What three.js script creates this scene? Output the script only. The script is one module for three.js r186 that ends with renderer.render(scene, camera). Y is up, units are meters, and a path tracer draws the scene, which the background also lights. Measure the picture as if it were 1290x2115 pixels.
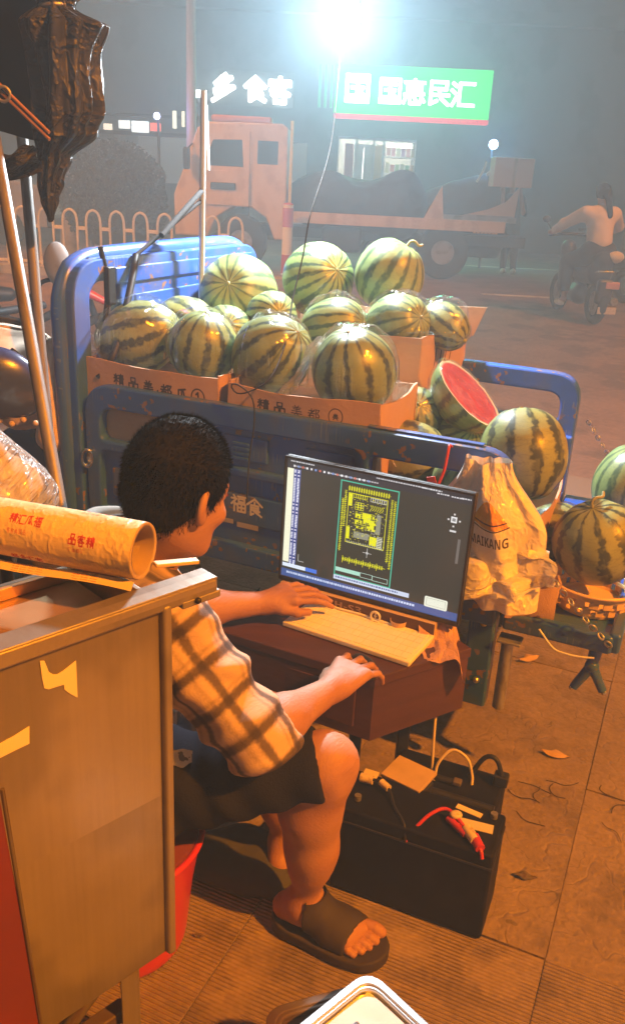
import * as THREE from 'three';
import { RoundedBoxGeometry } from 'three/addons/geometries/RoundedBoxGeometry.js';
import { mergeGeometries, mergeVertices } from 'three/addons/utils/BufferGeometryUtils.js';
import { RectAreaLightUniformsLib } from 'three/addons/lights/RectAreaLightUniformsLib.js';

// ---------------------------------------------------------------- camera, sky, lamps, exposure
const scene = new THREE.Scene();
const R = Math.PI / 180;
const camera = new THREE.PerspectiveCamera(62, 624 / 1024, 0.05, 600);
camera.position.set(0, 1.55, 0);
camera.rotation.order = 'YXZ';
camera.rotation.set(-21.5 * R, 0, 3 * R);
const renderer = new THREE.WebGLRenderer({ antialias: true });
renderer.setSize(624, 1024);
renderer.toneMapping = THREE.LinearToneMapping;
renderer.toneMappingExposure = 1.0;
renderer.shadowMap.enabled = true;
RectAreaLightUniformsLib.init();
const lin = (r, g, b) => new THREE.Color().setRGB(r, g, b);
{ // a night sky: even dark town glow, a little warmer at the horizon
  const w = 8, h = 16, d = new Float32Array(w * h * 4);
  for (let y = 0; y < h; y++) for (let x = 0; x < w; x++) {
    const up = Math.max(0, (y + 0.5) / h * 2 - 1), k = Math.pow(1 - up, 3);
    d.set([0.008 + 0.009 * k, 0.0075 + 0.006 * k, 0.009 + 0.005 * k, 1], (y * w + x) * 4);
  }
  const t = new THREE.DataTexture(d, w, h, THREE.RGBAFormat, THREE.FloatType);
  t.mapping = THREE.EquirectangularReflectionMapping; t.magFilter = THREE.LinearFilter; t.needsUpdate = true;
  scene.background = t; scene.environment = t;
}
scene.fog = new THREE.FogExp2(lin(0.6, 0.84, 1.0), 0.031);
const moon = new THREE.DirectionalLight(lin(0.7, 0.8, 1), 0.02);
moon.name = 'moonlight'; moon.position.set(-6, 14, 8); moon.castShadow = true; scene.add(moon);
const SODIUM = lin(1, 0.295, 0.004);
// street lamps: [x, z, height, arm towards x, z, candela, half angle, aimed at x, z]
const LAMPS = [
  [6.6, 3.4, 7.5, -1.0, -0.9, 1280, 32, 0.3, -2],
  [-4.7, -16.3, 7.6, 0.9, 1.4, 160, 50, -3, -14.5],
  [8.6, -7.2, 8, -1.6, 0.6, 520, 42, 3.0, -9.2],
  [-8.8, -5.2, 7.5, 1.2, -0.9, 950, 24, -2.8, -14.5],
];
const LED = { at: [0.018, 2.04, -3.203], cd: 31 };

// ---------------------------------------------------------------- helpers
let seed = 7;
const rnd = () => { seed = (seed + 0x6d2b79f5) | 0; let t = Math.imul(seed ^ (seed >>> 15), 1 | seed); t = (t + Math.imul(t ^ (t >>> 7), 61 | t)) ^ t; return ((t ^ (t >>> 14)) >>> 0) / 4294967296; };
const rr = (a, b) => a + (b - a) * rnd();
const V = (x, y, z) => new THREE.Vector3(x, y, z);
const clamp = (x, a = 0, b = 1) => Math.min(b, Math.max(a, x));
const sst = (a, b, x) => { const t = clamp((x - a) / (b - a)); return t * t * (3 - 2 * t); };
const mix = (a, b, t) => a + (b - a) * t;
const hash = (x, y, z = 0) => { let h = Math.imul(x | 0, 374761393) + Math.imul(y | 0, 668265263) + Math.imul(z | 0, 2147483647 ^ 0x5bd1e995); h = Math.imul(h ^ (h >>> 13), 1274126177); return ((h ^ (h >>> 16)) >>> 0) / 4294967296; };
const wrapi = (i, p) => p ? ((i % p) + p) % p : i;
function vn(x, y, p = 0, s = 0) { // tiling value noise
  const ix = Math.floor(x), iy = Math.floor(y), fx = x - ix, fy = y - iy, u = fx * fx * (3 - 2 * fx), v = fy * fy * (3 - 2 * fy);
  const a = wrapi(ix, p), b = wrapi(ix + 1, p), c = wrapi(iy, p), d = wrapi(iy + 1, p);
  return mix(mix(hash(a, c, s), hash(b, c, s), u), mix(hash(a, d, s), hash(b, d, s), u), v);
}
function fbm(x, y, p = 0, o = 4, s = 0) { let r = 0, a = 0.5, n = 0; for (let i = 0; i < o; i++) { r += a * vn(x, y, p, s + i); n += a; x *= 2; y *= 2; p *= 2; a *= 0.5; } return r / n; }
function n3(x, y, z) {
  const ix = Math.floor(x), iy = Math.floor(y), iz = Math.floor(z), fx = x - ix, fy = y - iy, fz = z - iz, u = fx * fx * (3 - 2 * fx), v = fy * fy * (3 - 2 * fy), w = fz * fz * (3 - 2 * fz);
  const L = (k) => mix(mix(hash(ix, iy, iz + k), hash(ix + 1, iy, iz + k), u), mix(hash(ix, iy + 1, iz + k), hash(ix + 1, iy + 1, iz + k), u), v);
  return mix(L(0), L(1), w);
}
const S8 = (c) => Math.round(255 * (c <= 0.0031308 ? 12.92 * c : 1.055 * Math.pow(c, 1 / 2.4) - 0.055));
function tex(w, h, f, srgb = true) { // f(u, v) gives linear colour
  const d = new Uint8Array(w * h * 4);
  for (let y = 0; y < h; y++) for (let x = 0; x < w; x++) {
    const c = f((x + 0.5) / w, (y + 0.5) / h), i = (y * w + x) * 4;
    for (let k = 0; k < 3; k++) d[i + k] = srgb ? S8(clamp(c[k])) : Math.round(255 * clamp(c[k]));
    d[i + 3] = 255;
  }
  const t = new THREE.DataTexture(d, w, h); t.wrapS = t.wrapT = THREE.RepeatWrapping; t.magFilter = THREE.LinearFilter;
  if (srgb) t.colorSpace = THREE.SRGBColorSpace; t.needsUpdate = true; return t;
}
const gray = (w, h, f) => tex(w, h, (u, v) => { const g = f(u, v); return [g, g, g]; }, false);
function canvasTex(w, h, draw, srgb = true) {
  const c = document.createElement('canvas'); c.width = w; c.height = h; draw(c.getContext('2d'), w, h);
  const t = new THREE.CanvasTexture(c); if (srgb) t.colorSpace = THREE.SRGBColorSpace; t.wrapS = t.wrapT = THREE.RepeatWrapping; return t;
}
const rep = (t, x, y) => { const c = t.clone(); c.repeat.set(x, y); c.needsUpdate = true; return c; };
const std = (o) => new THREE.MeshStandardMaterial(o), phy = (o) => new THREE.MeshPhysicalMaterial(o);
const glow = (c, k) => std({ color: 0x000000, emissive: c, emissiveIntensity: k, roughness: 0.6 });

const used = new Map();
function numbered(n) { const k = used.get(n) ?? 0; used.set(n, k + 1); return k ? n + '_' + String(k).padStart(3, '0') : n; }
function tag(o, label, category, group, kind) { if (label) o.userData.label = label; if (category) o.userData.category = category; if (group) o.userData.group = group; if (kind) o.userData.kind = kind; return o; }
function thing(name, label, category, p = [0, 0, 0], turn = 0, group) {
  const g = new THREE.Group(); g.name = numbered(name); g.position.set(...p); g.rotation.y = turn; scene.add(g); return tag(g, label, category, group);
}
function part(name, geos, m, parent, o = {}) {
  let g = Array.isArray(geos) ? merge(geos) : geos;
  const me = new THREE.Mesh(g, m); me.name = parent === scene || !parent ? numbered(name) : name; me.castShadow = me.receiveShadow = true;
  if (o.p) me.position.set(...o.p); if (o.r) me.rotation.set(...o.r); if (o.s) me.scale.set(...[].concat(o.s).length === 1 ? [o.s, o.s, o.s] : o.s);
  (parent || scene).add(me); if (o.label) me.userData.label = o.label; if (o.kind) me.userData.kind = o.kind; return me;
}
function struct(name, geos, m, o = {}) { const me = part(name, geos, m, scene, o); me.userData.kind = 'structure'; return me; }
function copy(src, name, p, turn, label) {
  const c = src.clone(); c.name = numbered(name); c.userData = { ...src.userData }; if (label) c.userData.label = label; if (p) c.position.set(...p); if (turn !== undefined) c.rotation.y = turn; scene.add(c); return c;
}
function merge(gs) {
  const keep = new Set(['position', 'normal', 'uv']); if (gs.every((g) => g.attributes.color)) keep.add('color');
  return mergeGeometries(gs.map((g) => {
    g = g.index ? g.toNonIndexed() : g.clone(); if (!g.attributes.normal) g.computeVertexNormals();
    if (!g.attributes.uv) g.setAttribute('uv', new THREE.BufferAttribute(new Float32Array(g.attributes.position.count * 2), 2));
    for (const k of Object.keys(g.attributes)) if (!keep.has(k)) g.deleteAttribute(k); return g;
  }), false);
}
const _m = new THREE.Matrix4(), _q = new THREE.Quaternion();
function tf(g, p = [0, 0, 0], r = [0, 0, 0], s = [1, 1, 1]) { return g.applyMatrix4(new THREE.Matrix4().compose(V(...p), new THREE.Quaternion().setFromEuler(new THREE.Euler(...r)), V(...s))); }
function boxUV(g, k = 1, ox = 0, oy = 0) { // uv in metres by the main direction of each face
  g = g.index ? g.toNonIndexed() : g; const p = g.attributes.position, n = p.count, uv = new Float32Array(n * 2), a = V(), b = V(), c = V();
  for (let i = 0; i < n; i += 3) {
    a.fromBufferAttribute(p, i); b.fromBufferAttribute(p, i + 1).sub(a); c.fromBufferAttribute(p, i + 2).sub(a); b.cross(c);
    const ax = Math.abs(b.x), ay = Math.abs(b.y), az = Math.abs(b.z);
    for (let j = i; j < i + 3; j++) { const x = p.getX(j), y = p.getY(j), z = p.getZ(j); const q = az >= ax && az >= ay ? [x, y] : ax >= ay ? [z, y] : [x, z]; uv[j * 2] = q[0] * k + ox; uv[j * 2 + 1] = q[1] * k + oy; }
  }
  g.setAttribute('uv', new THREE.BufferAttribute(uv, 2)); return g;
}
const bx = (w, h, d, p = [0, 0, 0], r = 0.004, rot = [0, 0, 0]) => tf(boxUV(r ? new RoundedBoxGeometry(w, h, d, 2, Math.min(r, w / 2.01, h / 2.01, d / 2.01)) : new THREE.BoxGeometry(w, h, d)), p, rot);
const cyl = (r1, r2, h, p = [0, 0, 0], rot = [0, 0, 0], n = 20, open = false) => tf(new THREE.CylinderGeometry(r1, r2, h, n, 1, open), p, rot);
const ball = (r, p = [0, 0, 0], s = [1, 1, 1], n = 20) => tf(new THREE.SphereGeometry(r, n, Math.ceil(n * 0.7)), p, [0, 0, 0], s);
function bar(a, b, r, r2 = r, n = 10) {
  const A = V(...a), B = V(...b), d = B.clone().sub(A), g = new THREE.CylinderGeometry(r2, r, d.length(), n);
  return g.applyMatrix4(new THREE.Matrix4().compose(A.add(B).multiplyScalar(0.5), new THREE.Quaternion().setFromUnitVectors(V(0, 1, 0), d.normalize()), V(1, 1, 1)));
}
function tube(pts, r, seg = 40, n = 8, closed = false, t = 0.5) { return new THREE.TubeGeometry(new THREE.CatmullRomCurve3(pts.map((p) => V(...p)), closed, 'catmullrom', t), seg, r, n, closed); }
function lathe(pts, n = 40) { return new THREE.LatheGeometry(pts.map((p) => new THREE.Vector2(...p)), n); }
function poly(pts, holes = []) { const s = new THREE.Shape(pts.map((p) => new THREE.Vector2(...p))); for (const h of holes) s.holes.push(h.isPath ? h : new THREE.Path(h.map((p) => new THREE.Vector2(...p)))); return s; }
function rrect(x0, y0, x1, y1, r, cls = THREE.Shape) { // r: number or [bl, br, tr, tl]
  const [a, b, c, d] = Array.isArray(r) ? r : [r, r, r, r], s = new cls();
  s.moveTo(x0 + a, y0); s.lineTo(x1 - b, y0); if (b) s.quadraticCurveTo(x1, y0, x1, y0 + b); s.lineTo(x1, y1 - c); if (c) s.quadraticCurveTo(x1, y1, x1 - c, y1);
  s.lineTo(x0 + d, y1); if (d) s.quadraticCurveTo(x0, y1, x0, y1 - d); s.lineTo(x0, y0 + a); if (a) s.quadraticCurveTo(x0, y0, x0 + a, y0); return s;
}
function ext(shape, depth, bevel = 0.003, o = {}) { return boxUV(new THREE.ExtrudeGeometry(shape, { depth, bevelEnabled: bevel > 0, bevelThickness: bevel, bevelSize: bevel, bevelOffset: -bevel, bevelSegments: 2, curveSegments: 10, ...o })); }
function sheet(nu, nv, f) { // f(u, v) -> [x, y, z]
  const g = new THREE.PlaneGeometry(1, 1, nu, nv), p = g.attributes.position, uv = g.attributes.uv;
  for (let i = 0; i < p.count; i++) p.setXYZ(i, ...f(uv.getX(i), uv.getY(i)));
  g.computeVertexNormals(); return g;
}
// signed distance fields meshed with surface nets
const dCap = (p, a, b, ra, rb) => { const bx_ = b[0] - a[0], by = b[1] - a[1], bz = b[2] - a[2], x = p[0] - a[0], y = p[1] - a[1], z = p[2] - a[2]; const h = clamp((x * bx_ + y * by + z * bz) / (bx_ * bx_ + by * by + bz * bz)); const u = x - bx_ * h, v = y - by * h, w = z - bz * h; return Math.sqrt(u * u + v * v + w * w) - (ra + (rb - ra) * h); };
const dEll = (p, c, r) => { const x = (p[0] - c[0]) / r[0], y = (p[1] - c[1]) / r[1], z = (p[2] - c[2]) / r[2], k = Math.sqrt(x * x + y * y + z * z), q = Math.sqrt((x / r[0]) ** 2 + (y / r[1]) ** 2 + (z / r[2]) ** 2); return q < 1e-9 ? -Math.min(...r) : k * (k - 1) / q; };
const smin = (a, b, k) => { const h = Math.max(k - Math.abs(a - b), 0) / k; return Math.min(a, b) - h * h * k * 0.25; };
const smax = (a, b, k) => -smin(-a, -b, k);
function sdfMesh(f, lo, hi, cell, color) {
  const nx = Math.ceil((hi[0] - lo[0]) / cell) + 1, ny = Math.ceil((hi[1] - lo[1]) / cell) + 1, nz = Math.ceil((hi[2] - lo[2]) / cell) + 1;
  const val = new Float32Array(nx * ny * nz), id = (i, j, k) => (k * ny + j) * nx + i, P = [0, 0, 0];
  // skip work far from the surface: coarse test on blocks
  const B = 4; val.fill(1);
  for (let k0 = 0; k0 < nz; k0 += B) for (let j0 = 0; j0 < ny; j0 += B) for (let i0 = 0; i0 < nx; i0 += B) {
    P[0] = lo[0] + (i0 + B / 2) * cell; P[1] = lo[1] + (j0 + B / 2) * cell; P[2] = lo[2] + (k0 + B / 2) * cell;
    const d = f(P), far = Math.abs(d) > cell * B * 1.5 + 0.012;
    for (let k = k0; k < Math.min(nz, k0 + B); k++) for (let j = j0; j < Math.min(ny, j0 + B); j++) for (let i = i0; i < Math.min(nx, i0 + B); i++) {
      if (far) { val[id(i, j, k)] = d; continue; }
      P[0] = lo[0] + i * cell; P[1] = lo[1] + j * cell; P[2] = lo[2] + k * cell; val[id(i, j, k)] = f(P);
    }
  }
  const vid = new Int32Array(nx * ny * nz).fill(-1), pos = [], idx = [];
  for (let k = 0; k < nz - 1; k++) for (let j = 0; j < ny - 1; j++) for (let i = 0; i < nx - 1; i++) {
    let n = 0, sx = 0, sy = 0, sz = 0; const c = [];
    for (let q = 0; q < 8; q++) c[q] = val[id(i + (q & 1), j + (q >> 1 & 1), k + (q >> 2))];
    let neg = 0; for (let q = 0; q < 8; q++) if (c[q] < 0) neg++;
    if (!neg || neg === 8) continue;
    for (const [a, b] of [[0, 1], [2, 3], [4, 5], [6, 7], [0, 2], [1, 3], [4, 6], [5, 7], [0, 4], [1, 5], [2, 6], [3, 7]]) if ((c[a] < 0) !== (c[b] < 0)) {
      const t = c[a] / (c[a] - c[b]); n++;
      sx += mix(a & 1, b & 1, t); sy += mix(a >> 1 & 1, b >> 1 & 1, t); sz += mix(a >> 2, b >> 2, t);
    }
    vid[id(i, j, k)] = pos.length / 3; pos.push(lo[0] + (i + sx / n) * cell, lo[1] + (j + sy / n) * cell, lo[2] + (k + sz / n) * cell);
  }
  const quad = (a, b, c, d, flip) => { if (a < 0 || b < 0 || c < 0 || d < 0) return; flip ? idx.push(a, c, b, a, d, c) : idx.push(a, b, c, a, c, d); };
  for (let k = 1; k < nz - 1; k++) for (let j = 1; j < ny - 1; j++) for (let i = 1; i < nx - 1; i++) {
    const s = val[id(i, j, k)] < 0;
    if (s !== val[id(i + 1, j, k)] < 0) quad(vid[id(i, j - 1, k - 1)], vid[id(i, j, k - 1)], vid[id(i, j, k)], vid[id(i, j - 1, k)], !s);
    if (s !== val[id(i, j + 1, k)] < 0) quad(vid[id(i - 1, j, k - 1)], vid[id(i - 1, j, k)], vid[id(i, j, k)], vid[id(i, j, k - 1)], !s);
    if (s !== val[id(i, j, k + 1)] < 0) quad(vid[id(i - 1, j - 1, k)], vid[id(i, j - 1, k)], vid[id(i, j, k)], vid[id(i - 1, j, k)], !s);
  }
  const g = new THREE.BufferGeometry(), N = pos.length / 3, nor = new Float32Array(N * 3), e = cell * 0.4;
  for (let i = 0; i < N; i++) {
    const x = pos[i * 3], y = pos[i * 3 + 1], z = pos[i * 3 + 2], v = V(f([x + e, y, z]) - f([x - e, y, z]), f([x, y + e, z]) - f([x, y - e, z]), f([x, y, z + e]) - f([x, y, z - e])).normalize();
    nor.set([v.x, v.y, v.z], i * 3);
  }
  g.setAttribute('position', new THREE.Float32BufferAttribute(pos, 3)); g.setAttribute('normal', new THREE.BufferAttribute(nor, 3)); g.setIndex(idx);
  if (color) { const col = new Float32Array(N * 3); for (let i = 0; i < N; i++) col.set(color(pos.slice(i * 3, i * 3 + 3)), i * 3); g.setAttribute('color', new THREE.BufferAttribute(col, 3)); }
  const uv = new Float32Array(N * 2); for (let i = 0; i < N; i++) { uv[i * 2] = (pos[i * 3] + pos[i * 3 + 2] * 0.7) * 4; uv[i * 2 + 1] = (pos[i * 3 + 1] + pos[i * 3 + 2] * 0.4) * 4; }
  g.setAttribute('uv', new THREE.BufferAttribute(uv, 2)); return g;
}
// the tricycle's own axes: x towards its rear, z towards the man, origin at its near rear corner
const TH = 0.41, TO = [0.481, 0, -1.931], cT = Math.cos(TH), sT = Math.sin(TH);
const L = (x, y, z) => [TO[0] + cT * x - sT * z, y, TO[2] + sT * x + cT * z];

// ---------------------------------------------------------------- shared textures and materials
const nFine = gray(256, 256, (u, v) => fbm(u * 16, v * 16, 16, 5, 3));
const nCoarse = gray(256, 256, (u, v) => fbm(u * 5, v * 5, 5, 5, 9));
const nCrinkle = gray(512, 512, (u, v) => { const a = fbm(u * 6, v * 6, 6, 4, 21), b = fbm(u * 9 + 3, v * 9, 9, 4, 25); return 1 - Math.min(1, Math.abs(a - 0.5) * 7) * 0.6 - Math.min(1, Math.abs(b - 0.5) * 9) * 0.4; });
const wear = (base, dirt, amt, scale = 6) => tex(512, 512, (u, v) => { const a = fbm(u * scale, v * scale, scale, 5, 31), b = fbm(u * 40, v * 40, 40, 2, 35), k = sst(0.5, 0.75, a) * amt + (b - 0.5) * 0.12; return [0, 1, 2].map((i) => mix(base[i], dirt[i], clamp(k, 0, 1))); });
const M = {
  blue: phy({ map: rep(tex(1024, 1024, (u, v) => { const a = fbm(u * 6, v * 6, 6, 5, 31), d = sst(0.5, 0.75, a) * 0.6, c = fbm(u * 46, v * 46, 46, 3, 37), m = sst(0.52, 0.62, fbm(u * 5, v * 5, 5, 4, 39)), chip = sst(0.66, 0.69, c) * m, scr = sst(0.8, 0.84, vn(u * 300, v * 6, 300, 43)) * sst(0.6, 0.7, fbm(u * 4, v * 9, 4, 3, 45)) * 0.5; return [0, 1, 2].map((i) => mix(mix(mix([0.03, 0.1, 0.45][i], [0.09, 0.11, 0.2][i], d), [0.22, 0.13, 0.09][i], chip), [0.2, 0.24, 0.36][i], scr)); }), 1.3, 1.3), roughness: 0.38, roughnessMap: null, clearcoat: 0.35, clearcoatRoughness: 0.25, bumpMap: rep(nCoarse, 3, 3), bumpScale: 0.0012 }),
  blueDark: std({ map: rep(wear([0.012, 0.03, 0.14], [0.05, 0.045, 0.05], 0.6), 3, 3), roughness: 0.6 }),
  steel: std({ color: lin(0.55, 0.55, 0.56), metalness: 0.9, roughness: 0.34, bumpMap: rep(nFine, 4, 4), bumpScale: 0.0003 }),
  galv: std({ map: wear([0.42, 0.41, 0.4], [0.26, 0.24, 0.22], 0.8), metalness: 0.75, roughness: 0.45 }),
  rust: std({ map: wear([0.16, 0.13, 0.11], [0.1, 0.05, 0.03], 0.9), metalness: 0.4, roughness: 0.7 }),
  black: std({ color: lin(0.014, 0.014, 0.015), roughness: 0.5 }),
  rubber: std({ color: lin(0.02, 0.02, 0.021), roughness: 0.85, bumpMap: rep(nFine, 3, 3), bumpScale: 0.0006 }),
  white: std({ color: lin(0.75, 0.74, 0.7), roughness: 0.5 }),
  card: std({ map: rep(tex(512, 512, (u, v) => { const a = fbm(u * 8, v * 8, 8, 5, 41), l = 0.5 + 0.5 * Math.sin(v * 2 * Math.PI * 60); const k = 0.86 + 0.24 * a + 0.03 * l; return [0.5 * k, 0.36 * k, 0.23 * k]; }), 4, 4), roughness: 0.85 }),
  chrome: std({ color: lin(0.8, 0.8, 0.8), metalness: 1, roughness: 0.14 }),
  film: phy({ color: lin(0.97, 0.97, 0.97), transmission: 1, thickness: 0, roughness: 0.06, ior: 1.75, specularIntensity: 1, bumpMap: rep(nCrinkle, 1, 1), bumpScale: 0.002 }),
  hazyFilm: phy({ color: lin(0.9, 0.9, 0.9), transmission: 0.75, thickness: 0, roughness: 0.25, ior: 1.55, bumpMap: rep(nCrinkle, 2, 2), bumpScale: 0.008 }),
};
// simple strokes for the few printed signs: polylines on a 100 x 100 grid, y down
const GLYPH = {
  jing: [[12, 20, 20, 32], [42, 20, 34, 32], [8, 42, 46, 42], [27, 10, 27, 94], [27, 46, 8, 72], [27, 46, 46, 66], [54, 18, 94, 18], [58, 30, 92, 30], [50, 42, 98, 42], [74, 8, 74, 42], [60, 94, 60, 54, 90, 54, 90, 94], [60, 66, 90, 66], [60, 78, 90, 78]],
  pin: [[30, 10, 70, 10, 70, 42, 30, 42, 30, 10], [8, 54, 44, 54, 44, 92, 8, 92, 8, 54], [56, 54, 92, 54, 92, 92, 56, 92, 56, 54]],
  mei: [[34, 6, 42, 18], [66, 6, 58, 18], [18, 24, 82, 24], [24, 36, 76, 36], [12, 50, 88, 50], [50, 24, 50, 60], [8, 66, 92, 66], [50, 60, 14, 94], [52, 68, 88, 94]],
  dou: [[10, 24, 50, 24], [30, 8, 30, 40], [4, 42, 58, 42], [56, 12, 8, 62], [18, 92, 18, 56, 48, 56, 48, 92, 18, 92], [18, 74, 48, 74], [66, 10, 66, 96], [66, 12, 92, 12, 76, 38, 92, 52, 90, 66, 76, 66]],
  gua: [[78, 8, 20, 18], [20, 18, 18, 60, 6, 94], [46, 16, 46, 84, 62, 78], [58, 68, 68, 86], [58, 16, 68, 60, 94, 92]],
  shi: [[50, 4, 6, 40], [50, 4, 94, 40], [50, 22, 50, 34], [28, 40, 72, 40, 72, 66, 28, 66], [28, 53, 72, 53], [28, 40, 28, 96, 44, 86], [80, 70, 60, 80], [44, 70, 92, 96]],
  ke: [[50, 4, 50, 14], [10, 30, 10, 18, 90, 18, 90, 30], [40, 26, 14, 52], [36, 34, 70, 34, 18, 66], [36, 42, 88, 66], [30, 68, 70, 68, 70, 96, 30, 96, 30, 68]],
  duo: [[60, 4, 20, 36], [44, 14, 82, 14, 18, 60], [42, 24, 56, 34], [64, 38, 20, 72], [50, 48, 92, 48, 10, 98], [50, 58, 62, 68]],
  guo: [[10, 8, 90, 8, 90, 94, 10, 94, 10, 8], [26, 26, 74, 26], [30, 48, 70, 48], [22, 76, 78, 76], [50, 26, 50, 76], [60, 58, 68, 68]],
  hui: [[10, 16, 90, 16], [22, 26, 78, 26, 78, 54, 22, 54, 22, 26], [22, 40, 78, 40], [50, 6, 50, 62], [10, 62, 88, 58], [14, 74, 8, 92], [30, 70, 34, 94, 74, 94, 76, 82], [48, 68, 56, 80], [80, 70, 92, 86]],
  min: [[18, 10, 82, 10, 82, 36, 18, 36], [18, 10, 18, 92, 44, 80], [22, 58, 92, 58], [50, 36, 60, 70, 92, 94]],
  hui2: [[8, 12, 22, 22], [4, 38, 18, 48], [8, 94, 24, 62], [94, 12, 36, 12, 36, 92, 96, 92]],
  fu: [[20, 4, 28, 14], [6, 22, 38, 22, 6, 56], [24, 42, 24, 96], [28, 48, 38, 58], [46, 8, 94, 8], [52, 20, 88, 20, 88, 38, 52, 38, 52, 20], [46, 50, 94, 50, 94, 96, 46, 96, 46, 50], [70, 50, 70, 96], [46, 73, 94, 73]],
};
function drawGlyph(g, name, x, y, s, w) { g.lineWidth = w; g.lineCap = g.lineJoin = 'round'; for (const st of GLYPH[name]) { g.beginPath(); for (let i = 0; i < st.length; i += 2) (i ? g.lineTo : g.moveTo).call(g, x + st[i] * s / 100, y + st[i + 1] * s / 100); g.stroke(); } }
function solidGlyph(name, s, w, d) { // strokes as bevelled bars, origin at the middle
  const out = []; let q = 0; for (const st of GLYPH[name]) for (let i = 0; i + 3 < st.length; i += 2) {
    const ax = (st[i] / 100 - 0.5) * s, ay = (0.5 - st[i + 1] / 100) * s, cx = (st[i + 2] / 100 - 0.5) * s, cy = (0.5 - st[i + 3] / 100) * s, len = Math.hypot(cx - ax, cy - ay) + w * 0.9;
    q = (q + 1) % 7; out.push(bx(len, w, d + q * 0.003, [(ax + cx) / 2, (ay + cy) / 2, 0], w * 0.25, [0, 0, Math.atan2(cy - ay, cx - ax)]));
  } return out;
}

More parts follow.
